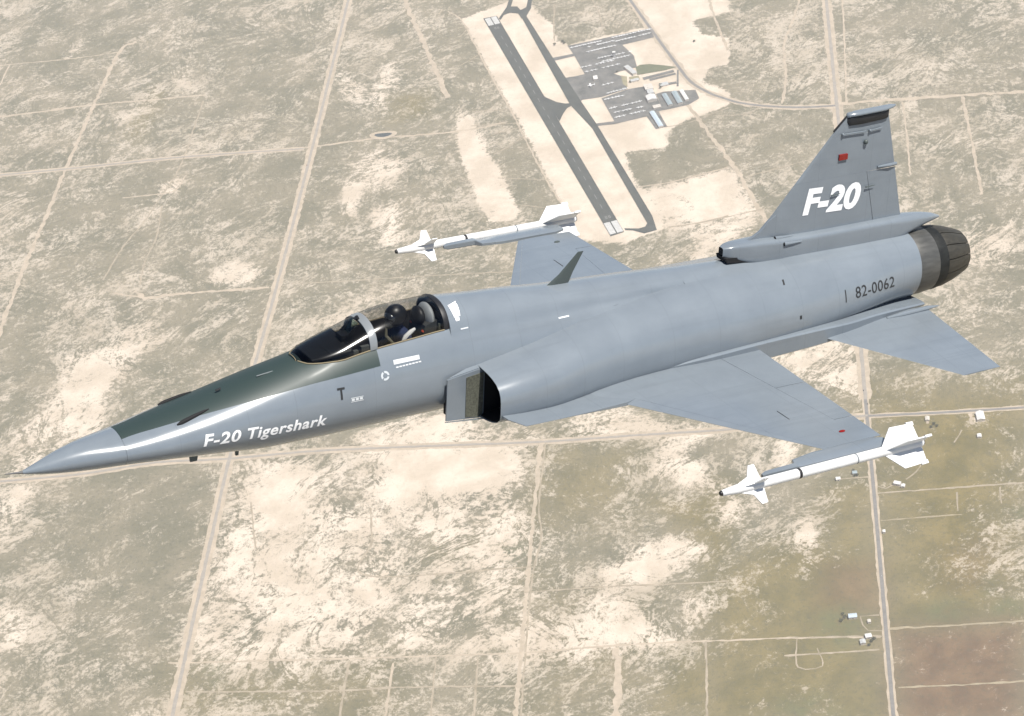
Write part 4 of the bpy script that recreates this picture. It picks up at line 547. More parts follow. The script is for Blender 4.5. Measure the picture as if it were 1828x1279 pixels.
# cockpit furniture
m_ = MB(); m_.prism([(3.90, -.24, .80), (4.40, -.34, .86), (4.42, -.30, .92), (4.42, .30, .92), (4.40, .34, .86), (3.90, .24, .80)], (0, 0, .03)); m_.box((4.30, 0, .70), (.30, .56, .30)); m_.obj('glare_shield', M_black, jet, smooth=False, **jk)
m_ = MB(); m_.box((4.46, 0, .93), (.16, .16, .10)); m_.prism([(4.44, -.10, .98), (4.52, -.10, .98), (4.60, -.10, 1.09), (4.56, -.10, 1.09)], (0, .015, 0)); m_.prism([(4.44, .10, .98), (4.52, .10, .98), (4.60, .10, 1.09), (4.56, .10, 1.09)], (0, .015, 0))
m_.obj('head_up_display', M_black, jet, smooth=False, **jk); MB().prism([(4.50, -.09, .99), (4.60, -.09, 1.12), (4.60, .09, 1.12), (4.50, .09, .99)], (.006, 0, 0)).obj('combiner_glass', glass_mat('combiner glass', (.75, .85, .8)), jet, smooth=False, **jk)
m_ = MB(); m_.prism([(5.42, 0, .20), (5.56, 0, .22), (5.72, 0, .98), (5.66, 0, 1.0), (5.50, 0, .95)], (0, .40, 0)); m_.box((5.22, 0, .30), (.5, .42, .12)); m_.obj('ejection_seat', mat('seat frame', (.05, .052, .05), .6), jet, smooth=False, **jk)
m_ = MB(); m_.ball((5.50, 0, 1.02), (.075, .145, .125), 16, 10); m_.obj('headrest', M_black, jet, **jk)
m_ = MB(); m_.ball((5.615, 0, .995), (.07, .20, .175), 18, 12); m_.obj('parachute_pack', mat('grey headbox', (.33, .35, .36), .6), jet, **jk)
for sg in (1, -1): MB().prism([(5.48, sg*.16, .86), (5.60, sg*.16, .86), (5.62, sg*.16, .93), (5.52, sg*.16, .92)], (0, .05, 0)).obj('seat_handle', mat('orange red handle', (.65, .09, .04), .5), jet, smooth=False, **jk)
for sg in (1, -1):
    m_ = MB()
    for k in range(6): m_.box((4.75+.16*k, sg*.33, .52+.03*(k % 2)), (.12, .10, .05+.02*(k % 3)))
    m_.obj('side_console', mat('console grey', (.10, .105, .10), .6), jet, smooth=False, **jk)
m_ = MB()
for k in range(5): m_.box((5.63+.02*(k % 2), -.22+.11*k, .62+.07*(k % 3)), (.05, .08, .14))
m_.obj('rear_deck_boxes', mat('olive equipment', (.12, .125, .09), .7), jet, smooth=False, **jk)
for x, y, z, d, c_, nm in ((5.50, -.33, .70, (.10, .07, .07), (.16, .15, .09), 'survival_bag'), (5.60, -.34, .745, (.12, .06, .05), (.55, .10, .03), 'orange_strap'), (5.38, -.34, .66, (.08, .06, .09), (.30, .26, .18), 'tan_pouch'), (4.86, -.35, .66, (.05, .04, .13), (.34, .34, .33), 'throttle_lever'), (5.08, -.34, .64, (.10, .05, .07), (.11, .12, .08), 'control_box')):
    m_ = MB(); m_.ball((x, y, z), np.array(d)*.62, 10, 7); m_.obj(nm, mat(nm.replace('_', ' '), c_, .7, noise=.3, nscale=20), jet, **jk)
for k in range(6): MB().tube([(5.66, -.30+.09*k, .62), (5.685, -.28+.09*k, .80+.05*(k % 3)), (5.67, -.26+.085*k, .98)], [.018, .024, .016], 7).obj('hose', mat('equipment hose', [(.10, .11, .08), (.16, .16, .12), (.06, .06, .06)][k % 3], .7), jet, **jk)
for y in (-.24, .0, .24): MB().tube([(4.62, y*1.0, 1.16-abs(y)*.5), (4.66, y*1.05, 1.12-abs(y)*.5)], [.035, .02], 8).obj('canopy_mirror', M_black, jet, **jk)
# nacelles (intake trunks) with open lips
def nac_pt(x, ph, gap=0.0):
    w_, zc, ht, hb, n = [interp(NAC, x, k) for k in range(1, 6)]; c, s = math.cos(ph), math.sin(ph)
    f_ = min(1.0, max(0.0, (x-6.05)/1.2)); h_ = ht if s > 0 else hb; n2 = n if s > 0 else 2.0 + (n-2)*.25
    r = r_sup(c, s, w_-gap, h_-gap, n2); return np.array([r*c, zc + r*s])
for sg, lab in ((-1, 'port'), (1, 'starboard')):
    rings = []
    ph = np.r_[np.linspace(-1.35, 1.30, 42), np.linspace(1.34, math.pi/2, 6)]
    def half(x, gap=0.0, ymin=None):
        if ymin is None: ymin = .40 if x < 8.3 else max(.0, .40*(9.2-x)/.9)
        P = np.array([nac_pt(x, p, gap) for p in ph]); P[:, 0] = np.maximum(P[:, 0], ymin); return np.c_[np.full(len(P), x), sg*P[:, 0], P[:, 1]]
    rake = lambda R: R + np.c_[np.where(R[:, 2] > .1, (R[:, 2]-.1)*.10, 0), np.zeros((len(R), 2))]
    outs = [half(x) for x in [6.05, 6.08, 6.15, 6.25, 6.4, 6.6, 6.8, 7.0, 7.2, 7.4, 7.6, 7.8, 8.0, 8.25, 8.5, 8.75, 9.0, 9.2, 9.4]]
    lip = [half(x, g) for x, g in ((6.072, .012), (6.060, .008), (6.051, .003))]
    v, f = loft(lip + outs, False); mk('air_intake', v, f, M_grey, jet, ang=60, **jk)
    # duct behind the lip; its deep shade is painted in as near-black
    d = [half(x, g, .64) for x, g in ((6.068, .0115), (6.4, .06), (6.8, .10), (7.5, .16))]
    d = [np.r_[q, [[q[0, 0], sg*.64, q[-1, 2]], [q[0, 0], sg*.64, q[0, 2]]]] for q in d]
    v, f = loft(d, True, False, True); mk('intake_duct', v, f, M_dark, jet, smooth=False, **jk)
    # splitter plate: bevelled plate standing off the fuselage side, perforated bleed strip on its rear half
    yp = sg*.66
    m_ = MB(); m_.prism([(5.575, yp, -.20), (5.58, yp, .375), (6.12, yp, .450), (6.12, yp, -.255), (6.0, yp, -.24)], (0, .022, 0)); pl = m_.obj('splitter_plate', M_grey, jet, smooth=False, **jk)
    MB().prism([(5.56, sg*.665, -.215), (6.12, sg*.665, -.270), (6.12, sg*.705, -.262), (5.56, sg*.685, -.205)], (0, 0, .014)).obj('plate_flange', M_grey, pl, smooth=False)
    pl.children[0].data.transform(Matrix.Translation(Vector(-JB)))
    mm = MB().prism([(5.85, sg*.676, -.20), (5.85, sg*.676, .36), (6.10, sg*.676, .39), (6.10, sg*.676, -.235)], (0, .008, 0)).obj('bleed_strip', M_perf, pl, smooth=False); mm.data.transform(Matrix.Translation(Vector(-JB)))
    MB().prism([(5.62, sg*.58, -.16), (5.62, sg*.58, .30), (6.4, sg*.58, .36), (6.4, sg*.58, -.25)], (0, .13, 0)).obj('boundary_layer_gap', M_dark, jet, smooth=False, **jk)
    m_ = MB(); m_.prism([(5.60, sg*.655, .378), (6.28, sg*.655, .472), (6.42, sg*.62, .500), (6.42, sg*.52, .512), (6.2, sg*.52, .49)], (0, 0, .026)); m_.obj('splitter_cap', M_grey, jet, smooth=False, **jk)
# aft body shelves that carry the tailplanes
SH = [(8.6, .60, .93, .02, -.20), (9.4, .55, .965, .050, -.22), (10.3, .5, .925, .058, -.25), (11.2, .45, .895, .050, -.24), (11.8, .4, .86, .030, -.22), (12.4, .35, .745, .000, -.20), (12.9, .3, .655, -.040, -.20), (13.42, .25, .565, -.085, -.18)]
for sg in (-1, 1):
    rings = []
    for x in np.arange(8.6, 13.43, .2).tolist() + [13.42]:
        yi, yo, zt_, zb_ = [interp(SH, x, k) for k in range(1, 5)]; c = .022
        rings.append(np.array([(x, sg*yi, zt_-.015), (x, sg*(yo-.10), zt_), (x, sg*(yo-c), zt_-.004), (x, sg*yo, zt_-c), (x, sg*(yo-.01), zb_+.05), (x, sg*(yo-.08), zb_), (x, sg*yi*.6, zb_-.06)]))
    v, f = loft(rings, True, True, True); mk('tail_boom_shelf', v, f, M_grey, jet, ang=28, **jk)
# aerofoil surfaces
def foil(c, th, n=9):
    """closed section in chord units: upper from TE to LE, lower back to TE"""
    t = (1-np.cos(np.linspace(0, np.pi, n)))/2; z = th*(2.6*(.2969*np.sqrt(t)-.126*t-.3516*t**2+.2843*t**3-.1015*t**4) + 0.02*t*(1-t))
    z = np.maximum(z, .0015/max(c, .01)); return np.r_[np.c_[t[::-1], z[::-1]], np.c_[t[1:], -z[1:]]]
def surf(secs, name, m, parent, cut=(0, 1), axis='y', **k):
    """secs: (span, zoff, xLE, xTE, thickness ratio); cut = chord fractions kept"""
    rings = []
    for s, zo, x0, x1, th in secs:
        c = x1-x0; F = foil(c, th, 15)
        c0, c1 = (cut if not callable(cut[0]) else (cut[0](s), cut[1](s)))
        if (c0, c1) != (0, 1):
            tt = np.linspace(c0, c1, 9); top = np.interp(tt, F[:15, 0][::-1], F[:15, 1][::-1]); F = np.r_[np.c_[tt[::-1], top[::-1]], np.c_[tt, -top]]
        X = x0 + F[:, 0]*c; Z = F[:, 1]*c
        rings.append(np.c_[X, np.full(len(X), s), zo+Z] if axis == 'y' else np.c_[X, Z, np.full(len(X), s)])
    v, f = loft(rings, True, True, True); return mk(name, v, f, m, parent, ang=30, **k)
LE = lambda y: 7.732 + (y-1.551)*.681; TE = lambda y: 10.265 - (y-1.0)*.058
for sg in (-1, 1):
    sec = lambda y: (sg*y, -.045+.037*(y-.75)/3, LE(y), TE(y), .046)
    ys = [.75, 1.0, 1.551, 2.2, 3.0, 3.74]
    fl0, fl1 = 1.02, 2.02; al0, al1 = 2.05, 3.10
    wg = surf([sec(y) for y in ys], 'wing', M_grey, jet, cut=(0.0835, .7755), **jk)
    surf([sec(y) for y in (1.552, 2.2, 3.0, 3.74)], 'leading_edge_flap', M_grey, wg, cut=(0, .082)).data.transform(Matrix.Translation(Vector(-JB)))
    surf([sec(y) for y in (.75, 1.0, 1.550)], 'leading_edge_root', M_grey, wg, cut=(0, .083)).data.transform(Matrix.Translation(Vector(-JB)))
    surf([sec(y) for y in (.75, fl1)], 'landing_flap', M_grey, wg, cut=(.7772, 1)).data.transform(Matrix.Translation(Vector(-JB)))
    surf([sec(y) for y in (2.030, 3.12)], 'aileron', M_grey, wg, cut=(.7772, 1)).data.transform(Matrix.Translation(Vector(-JB)))
    surf([sec(y) for y in (3.13, 3.74)], 'wing_tip_trailing_edge', M_grey, wg, cut=(.7755, 1)).data.transform(Matrix.Translation(Vector(-JB)))
    # leading edge extension beside the intake
    P = [(6.40, .95), (6.075, 1.195), (6.10, 1.34), (6.213, 1.575), (6.7, 1.585), (7.2, 1.575), (7.732, 1.551), (8.2, 1.40), (8.2, .9)]
    top = [(x, sg*y, [.012, .012, .006, .002, -.002, -.018, -.052, -.06, -.06][i]) for i, (x, y) in enumerate(P)]; bot = [(x, sg*y, -.004 if 1 < i < 7 else -.03) for i, (x, y) in enumerate(P)]
    n = len(P); mk('wing_root_extension', top+bot, [list(range(n)), list(range(n, 2*n))[::-1]] + [(i, (i+1) % n, n+(i+1) % n, n+i) for i in range(n)], M_grey, jet, ang=60, **jk)
    # wing tip launcher rail
    rl = [(8.10, 3.985, .02, .02), (8.16, 3.985, .035, .04), (8.60, 3.985, .045, .045), (8.66, 3.925, .10, .026), (9.0, 3.90, .130, .027), (9.9, 3.90, .135, .026), (10.06, 3.92, .10, .02)]
    rings = [np.array([(x, sg*(y+a*w2), b*h2) for a, b in ((-1, -.7), (-.8, -1), (.8, -1), (1, -.7), (1, .7), (.8, 1), (-.8, 1), (-1, .7))]) for x, y, w2, h2 in rl]
    v, f = loft(rings, True, True, True); mk('missile_rail', v, f, M_grey, jet, ang=25, **jk)
    MB().ball((9.72, sg*3.45, .003), (.050, .026, .014), 10, 6).obj('navigation_light', M_red if sg < 0 else M_dgrey, jet, **jk)
    # small tabs and seams on the wing
    m_ = MB()
    m_.box((9.32, sg*2.75, .0), (.008, .26, .006)); m_.obj('wing_seam', M_panel, wg, smooth=False).data.transform(Matrix.Translation(Vector(-JB)))
    # tailplane
    ts_ = [(sg*y, -.12 - .075*(y-.75), 11.40+.70*(y-.80)*1.02, 13.36-.085*(y-.74), .042) for y in (.62, .95, 1.5, 2.0, 2.45)]
    surf(ts_, 'tailplane', M_grey, jet, **jk)
    MB().tube([(12.6, sg*.735, -.10), (12.9, sg*.73, -.095), (13.35, sg*.71, -.095), (13.56, sg*.70, -.105)], [.015, .035, .035, .008], 10).obj('tailplane_pivot_fairing', M_grey, jet, **jk)
# fin, rudder and dorsal fairing
FLE = lambda z: 10.732 + (z-1.177)*.8875; FTE = lambda z: 13.268 - (z-1.079)*.262
fs = lambda z: (z, 0, FLE(z), FTE(z), .036)
hinge = lambda z: (FTE(z)-.50-FLE(z))/(FTE(z)-FLE(z))
fin = surf([fs(z) for z in (.98, 1.18, 1.5, 1.852)], 'fin', M_grey, jet, cut=(lambda z: 0.0, lambda z: hinge(z)-.0018), axis='z', **jk)
up = surf([fs(z) for z in (1.853, 2.2, 2.5, 2.70)], 'fin_upper_panel', M_grey, jet, axis='z', **jk)
surf([fs(z) for z in (1.085, 1.3, 1.6, 1.842)], 'rudder', M_grey, jet, cut=(lambda z: hinge(z)+.0018, lambda z: 1.0), axis='z', **jk)
MB().prism([(10.55, 0, 1.14), (10.68, 0, 1.19), (10.80, 0, 1.255), (10.93, 0, 1.385), (11.05, 0, 1.46), (11.2, 0, 1.15)], (0, .045, 0)).obj('fin_fillet', M_grey, jet, **jk)
rg_ = []
for x, w2, z0, z1 in ((12.12, .012, 2.69, 2.745), (12.15, .05, 2.70, 2.765), (12.3, .072, 2.705, 2.775), (12.75, .070, 2.712, 2.785), (12.88, .050, 2.735, 2.79), (12.955, .012, 2.745, 2.78)):
    t = np.linspace(0, 2*np.pi, 14, endpoint=False); rg_.append(np.c_[np.full(14, x), w2*np.cos(t), (z0+z1)/2 + (z1-z0)/2*np.sin(t)])
v, f = loft(rg_, True, True, True); mk('fin_cap', v, f, M_grey, jet, ang=60, **jk)
rg_ = []
for x, w2, z0, z1 in ((12.13, .014, 2.635, 2.70), (12.17, .042, 2.580, 2.72), (12.4, .044, 2.575, 2.72), (12.76, .040, 2.592, 2.725), (12.825, .034, 2.605, 2.725), (12.845, .014, 2.650, 2.725)):
    t = np.linspace(0, 2*np.pi, 14, endpoint=False); e = .5; rg_.append(np.c_[np.full(14, x), w2*np.sign(np.cos(t))*np.abs(np.cos(t))**e, (z0+z1)/2 + (z1-z0)/2*np.sign(np.sin(t))*np.abs(np.sin(t))**e])
v, f = loft(rg_, True, True, True); mk('fin_tip_band', v, f, M_black, jet, ang=40, **jk)  # black band just below the fin cap
MB().tube([(11.915, 0, 2.525), (12.12, 0, 2.72)], .014, 8).obj('fin_leading_edge_strip', M_black, jet, **jk)
for a, b in (((12.06, -.034, 2.475), (12.45, -.034, 2.468)), ((12.53, -.032, 2.465), (12.74, -.030, 2.480))):
    r = MB().tube([a, b], .009, 8); r.ball(a, .018, 10, 6); r.ball((a[0], -.02, a[2]), (.016, .016, .016), 8, 6); r.obj('rod_antenna', M_grey, jet, **jk)
MB().ball((12.478, -.03, 2.305), (.035, .03, .035), 12, 8).obj('fin_light', M_dgrey, jet, **jk)
MB().box((12.105, -.026, 2.14), (.145, .026, .080)).obj('beacon', M_red, jet, smooth=False, **jk)
MB().tube([(12.74, -.022, 1.895), (12.95, -.02, 1.89), (13.085, 0, 1.885)], [.012, .026, .024], 10).obj('fuel_dump_pipe', M_grey, jet, **jk)
for x, z in ((11.95, 1.60), (12.55, 1.63)): MB().tube([(x, -.040, z), (x+.16, -.038, z+.005)], [.010, .004], 6).obj('probe_stub', M_dgrey, jet, **jk)
# dorsal fairing under the fin: rounded beam with an inlet at the front
DF = [(10.17, .050, 1.005, 1.125), (10.22, .085, .985, 1.142), (10.4, .125, .93, 1.160), (10.7, .150, .84, 1.160), (11.15, .160, .76, 1.130), (11.2, .150, .76, 1.128), (12.0, .150, .74, 1.105), (12.7, .150, .74, 1.095), (13.2, .150, .78, 1.090), (13.5, .128, .85, 1.075), (13.8, .075, .90, 1.030), (13.98, .02, .925, .96)]
rg_ = []
for x in np.linspace(10.17, 13.98, 50):
    w2, z0, z1 = [interp(DF, x, k) for k in (1, 2, 3)]; t = np.linspace(0, 2*np.pi, 40, endpoint=False); e = .26 if x < 13 else .26 + (x-13)*.7
    e = min(e, 1); s_ = np.sin(t); rg_.append(np.c_[np.full(40, x), w2*np.sign(np.cos(t))*np.abs(np.cos(t))**e*(1-.32*np.clip(s_, 0, 1)**3), (z0+z1)/2 + (z1-z0)/2*np.sign(s_)*np.abs(s_)**e])
v, f = loft(rg_, True, False, True); mk('dorsal_fairing', v, f, M_grey, jet, ang=50, **jk)
MB().tube([(10.175, 0, 1.065), (10.5, 0, 1.05)], [.05, .06], 12).obj('dorsal_inlet', M_dark, jet, **jk)
MB().prism([(10.18, 0, 1.0), (10.20, 0, .93), (10.60, 0, .88), (10.62, 0, .97)], (0, .24, 0)).obj('inlet_slot', M_dark, jet, smooth=False, **jk)
for p, m_2 in (((11.12, -.155, 1.065), M_dark), ((11.02, -.07, 1.135), M_dark)):
    MB().tube([(p[0], p[1], p[2]), (p[0]+.30, p[1]*.99, p[2]-.01)], [.030, .010], 10).obj('vent_scoop', M_grey, jet, **jk); MB().ball((p[0]-.005, p[1]-.004, p[2]), (.012, .026, .026), 10, 6).obj('scoop_mouth', m_2, jet, **jk)
# engine nozzle
def ringx(x, r, n=48, zc=.33): t = np.linspace(0, 2*np.pi, n, endpoint=False); return np.c_[np.full(n, x), r*np.cos(t), zc + r*np.sin(t)]
v, f = loft([ringx(13.28, .47), ringx(13.34, .492), ringx(13.55, .488), ringx(13.72, .472), ringx(13.72, .45)]); mk('tail_cone_ring', v, f, M_titan, jet, ang=40, **jk)
v, f = loft([ringx(13.70, .445), ringx(13.715, .466), ringx(13.80, .470), ringx(13.90, .455), ringx(13.92, .43)]); mk('nozzle_ring', v, f, M_burnt, jet, ang=30, **jk)
NP = 13
for k in range(NP):
    a0_, a1_ = 2*np.pi*(k+.03)/NP, 2*np.pi*(k+.97)/NP; rings = []
    for x, r in ((13.90, .445), (13.96, .448), (14.15, .405), (14.33, .345), (14.40, .318)):
        aa = np.linspace(a0_, a1_, 5); bow = r*(1+.012*np.sin(np.pi*(aa-a0_)/(a1_-a0_)))
        o_ = np.c_[np.full(5, x), bow*np.cos(aa), .33 + bow*np.sin(aa)]; i_ = np.c_[np.full(5, x), (r-.018)*np.cos(aa), .33 + (r-.018)*np.sin(aa)]; rings.append(np.r_[o_, i_[::-1]])
    v, f = loft(rings, True, True, True); mk('nozzle_petal', v, f, M_petal, jet, ang=25, **jk)
v, f = loft([ringx(13.90, .428), ringx(14.15, .385), ringx(14.38, .300), ringx(13.9, .27), ringx(13.6, .25)], True, False, True); mk('nozzle_liner', v, f, M_burnt, jet, **jk)
# nose details
for sg in (-1, 1):
    P = []
    for x in np.linspace(2.07, 2.50, 9):
        y = .30 - .035*(x-2.07)/.43; th = math.acos(min(1, y/.45)); lo, hi = .2, 1.5
        for _ in range(30):
            mm = (lo+hi)/2
            if r_fus(x, mm)*math.cos(mm) > y: lo = mm
            else: hi = mm
        p = fus_pt(x, lo); P.append((x, sg*p[1], p[2]+.006))
    MB().tube(P, [.010, .026, .028, .027, .026, .024, .020, .014, .005], 10).obj('gun_port', M_dark, jet, **jk)
m_ = MB(); m_.tube([(2.68, -.06, .585), (2.75, -.06, .60)], .012, 6); m_.obj('nose_sensor', M_black, jet, **jk)
z_ = lambda x, y: max(fus_pt(x, t)[2] for t in np.linspace(.3, 1.57, 200) if abs(r_fus(x, t)*math.cos(t)-y) < .02)
m_ = MB(); m_.box((3.36, -.10, z_(3.36, .10)+.001), (.30, .012, .008), Matrix.Rotation(-.10, 3, 'Y')); m_.obj('refuelling_door_edge', mat('grey edge', (.2, .22, .22), .5), jet, smooth=False, **jk)
for x0, zt_, zb_, l_ in ((2.40, -.22, -.345, .06), (2.98, -.27, -.395, .025), (1.80, -.14, -.205, .11)):
    MB().prism([(x0-l_, 0, zt_), (x0+l_, 0, zt_), (x0+l_*.7, 0, zb_), (x0-l_*.8, 0, zb_)], (0, .03, 0)).obj('belly_antenna', M_dgrey, jet, smooth=False, **jk)
MB().prism([(3.80, 0, -.28), (3.90, 0, -.28), (3.90, 0, -.36), (3.84, 0, -.36)], (0, .03, 0)).obj('belly_lamp', M_red, jet, smooth=False, **jk)
# blade antenna on the spine
rings = []
for z, x0, x1, w2 in ((1.06, 7.38, 7.74, .020), (1.20, 7.58, 7.80, .015), (1.47, 7.86, 7.95, .008)):
    F = foil(1, .5, 7); rings.append(np.c_[x0+F[:, 0]*(x1-x0), F[:, 1]*w2*4, np.full(len(F), z)])
v, f = loft(rings, True, True, True); mk('blade_antenna', v, f, M_dgrey, jet, ang=60, **jk)
# small marks wrapped onto the skin
def skin_patch(pts, m, name, eps=.004, nacelle=False, parent=jet):
    """flat marking: polygons in (x, z) laid on the port side"""
    bm = bmesh.new()
    for poly in pts: bm.faces.new([bm.verts.new((x, 0, z)) for x, z in poly])
    bmesh.ops.triangulate(bm, faces=bm.faces)
    for _ in range(4):
        ed = [e for e in bm.edges if e.calc_length() > .05]
        if not ed: break
        bmesh.ops.subdivide_edges(bm, edges=ed, cuts=1); bmesh.ops.triangulate(bm, faces=bm.faces)
    for v_ in bm.verts:
        x, z = v_.co.x, v_.co.z
        y = fus_side(x, z, nac=True if (nacelle and x < 9.4) else None); v_.co.y = -(y+eps)
    me_ = bpy.data.meshes.new(name); bm.to_mesh(me_); bm.free(); me_.materials.append(m); o = bpy.data.objects.new(name, me_); link(o, parent); me_.transform(Matrix.Translation(Vector(-JB))); return o
def glyphs(body_, size, bold=0.0, shear=0.0, spacing=1.0):
    """outline polygons of a line of lettering as triangles in 2-D"""
    cu = bpy.data.curves.new('lettering', 'FONT'); cu.body = body_; cu.size = size; cu.offset = bold; cu.shear = shear; cu.space_character = spacing; cu.fill_mode = 'FRONT'; cu.resolution_u = 4
    o = bpy.data.objects.new('lettering', cu); COL.objects.link(o); dg = bpy.context.evaluated_depsgraph_get(); me_ = bpy.data.meshes.new_from_object(o.evaluated_get(dg))
    P = np.array([v_.co[:2] for v_ in me_.vertices]); T = [list(p.vertices) for p in me_.polygons]; bpy.data.objects.remove(o); bpy.data.curves.remove(cu); bpy.data.meshes.remove(me_); return P, T
def lettering(name, text, A, B, hgt, m, on, bold, shear, spacing=1.0, slope=None):
    """text between A and B (x, z of the base line ends), cap height hgt"""
    P, T = glyphs(text, 1.0, bold, shear, spacing); x0, x1 = P[:, 0].min(), P[:, 0].max(); cap = max(P[:, 1][P[:, 0] < x0+.5]); A = np.array(A); B = np.array(B); d = B-A
    u = (P[:, 0]-x0)/(x1-x0); q = A + np.outer(u, d); q[:, 1] += P[:, 1]/cap*hgt
    return on([[q[i] for i in t] for t in T], m, name)
body_on = lambda polys, m, name: skin_patch(polys, m, name)
lettering('nose_lettering', 'F-20', (2.325, .098), (2.805, .088), .150, M_wht, body_on, .025, .20, 1.08)
lettering('nose_lettering', 'Tigershark', (2.890, .086), (3.945, .066), .150, M_wht, body_on, .025, .20, 1.08)
lettering('serial_lettering', '82-0062', (12.03, .300), (12.80, .292), .150, M_blackmark, body_on, .004, .0, 1.06)
def fin_on(polys, m, name):
    V_ = []; F_ = []
    for po in polys: i = len(V_); V_ += [(x, -.056, z) for x, z in po]; F_.append(range(i, i+len(po)))
    o = mk(name, V_, F_, m, jet, smooth=False, **jk); return o
def fin_side(x, z):
    c = FTE(z)-FLE(z); t = min(max((x-FLE(z))/c, 0), 1); F = foil(c, .036, 15); return np.interp(t, F[:15, 0][::-1], F[:15, 1][::-1])*c
fl = lettering('fin_lettering', 'F-20', (11.49, 1.395), (12.49, 1.350), .365, M_wht, fin_on, .042, .20)
for v_ in fl.data.vertices: v_.co.y = -(fin_side(v_.co.x+JB[0], v_.co.z+JB[2]) + .006)
rect = lambda x, z, a, b, sk=0.0, sl=0.0: [(x-a/2, z-b/2-sl*a/2), (x+a/2, z-b/2+sl*a/2), (x+a/2+sk, z+b/2+sl*a/2), (x-a/2+sk, z+b/2-sl*a/2)]
skin_patch([rect(5.08, .695, .36, .052, .0, .02)] + [rect(4.94+.045*k, .630+.002*k, .036, .016) for k in range(8)], mat('pale placard', (.60, .61, .62), .5), 'name_placard')
skin_patch([rect(11.84, .37, .018, .17, .0)], M_blackmark, 'black_tick')
skin_patch([rect(4.150, .502, .10, .026), rect(4.150, .436, .026, .14)], M_blackmark, 'hoist_mark')
skin_patch([rect(4.30+.055*k, .338, .04, .030) for k in range(3)] + [rect(4.355, .362, .17, .008), rect(4.355, .312, .17, .008)], mat('pale stencil', (.55, .57, .58), .5), 'stencil_panel')
ring_ = []
for k in range(18):
    if k % 6 == 5: continue
    a, b = 2*math.pi*k/18, 2*math.pi*(k+1)/18; ring_.append([(4.76+r*math.cos(t), .557+r*math.sin(t)) for r, t in ((.058, a), (.058, b), (.032, b), (.032, a))])
skin_patch(ring_, mat('pale emblem', (.50, .53, .55), .5), 'round_emblem')
skin_patch([[(5.84, 1.060), (5.93, 1.065), (5.965, 1.185), (5.82, 1.175)], [(5.85, 1.02), (5.90, 1.02), (5.91, 1.055), (5.845, 1.055)]], M_wht, 'white_patch')
skin_patch([rect(7.42, .80, .16, .014), rect(5.95, .92, .11, .016)], mat('pale dash', (.62, .64, .66), .5), 'walkway_dash')
skin_patch([rect(10.84, .705, .03, .05, .02), rect(11.0, .26, .035, .05)], M_black, 'drain_hole')
m_ = MB()
for x in (11.15,): pass

# ---------------------------------------------------------------- missiles on the wing tips
def missile(sg, label):
    b0 = np.array([8.9, sg*4.13, 0.0]); r = aroot('missile', b0); tag(r, label, 'missile', 'white missiles on the wing tips'); L0 = 7.375; y0 = sg*4.13; kk = dict(base=b0)
    def rev(name, prof, m): 
        t = np.linspace(0, 2*np.pi, 28, endpoint=False); rings = [np.c_[np.full(28, L0+x), y0+q*np.cos(t), q*np.sin(t)] for x, q in prof]; v, f = loft(rings, True, True, True); return mk(name, v, f, m, r, ang=40, **kk)
    rev('seeker', [(0, .010), (.006, .026), (.03, .034)], M_black); rev('nose_section', [(.03, .033), (.035, .037), (.26, .0600), (.50, .0635), (.63, .0635), (.80, .0635), (1.142, .0635)], M_mis)
    rev('band', [(1.142, .0637), (1.146, .0652), (1.180, .0652), (1.184, .0637)], M_black); bd = rev('motor_body', [(1.184, .0635), (2.2, .0637), (3.03, .0637), (3.06, .058), (3.075, .050)], M_mis)
    rev('exhaust', [(3.03, .040), (3.09, .044), (3.092, .03)], M_dark)
    for q in (2.02,): rev('hanger_ring', [(q, .0638), (q+.004, .0646), (q+.022, .0646), (q+.016, .0638)], M_frame)
    for k in range(4):
        a = R_(45+90*k); u = np.array([0, math.cos(a), math.sin(a)]); nn = np.array([0, -math.sin(a), math.cos(a)])
        pt = lambda x, s: np.array([L0+x, y0, 0]) + u*s
        MB().prism([pt(.24, .045), pt(.62, .05), pt(.60, .245), pt(.515, .250), pt(.445, .115)], nn*.014).obj('canard', M_mis, r, smooth=False, **kk)
        fn = MB().prism([pt(2.46, .055), pt(3.04, .055), pt(3.03, .262), pt(2.68, .275)], nn*.016).obj('tail_fin', M_mis, r, smooth=False, **kk)
        MB().prism([pt(2.94, .235), pt(3.045, .233), pt(3.045, .280), pt(2.94, .284)], nn*.030).obj('rolleron', M_mis, fn, smooth=False, **kk)
    return r
missile(-1, 'white missile with a black band on the near wing tip, left wing of the jet'); missile(1, 'white missile with a black band on the far wing tip, beyond the canopy')

# ---------------------------------------------------------------- pilot
pb = np.array([5.28, 0, .36]); pil = aroot('person', pb)
tag(pil, 'pilot in black helmet and dark blue flight suit seated in the cockpit', 'person')
pv = [(5.28, 0, .44), (5.32, 0, .62), (5.31, 0, .80), (5.24, 0, .88), (5.19, 0, .96), (5.16, 0, 1.06),
      (5.28, -.19, .82), (5.16, -.25, .62), (4.95, -.22, .52), (4.88, -.21, .52), (5.28, .19, .82), (5.16, .25, .62), (4.96, .20, .52), (4.88, .18, .52),
      (5.22, -.10, .42), (4.80, -.13, .46), (4.46, -.12, .30), (5.22, .10, .42), (4.80, .13, .46), (4.46, .12, .30)]
pr_ = [.13, .13, .15, .075, .06, .085, .075, .05, .038, .032, .075, .05, .038, .032, .085, .065, .045, .085, .065, .045]
pe = [(0, 1), (1, 2), (2, 3), (3, 4), (4, 5), (2, 6), (6, 7), (7, 8), (8, 9), (2, 10), (10, 11), (11, 12), (12, 13), (0, 14), (14, 15), (15, 16), (0, 17), (17, 18), (18, 19)]
me_ = bpy.data.meshes.new('person_body'); me_.from_pydata([tuple(np.array(p)-pb) for p in pv], pe, []); po = bpy.data.objects.new('body', me_); link(po, pil)
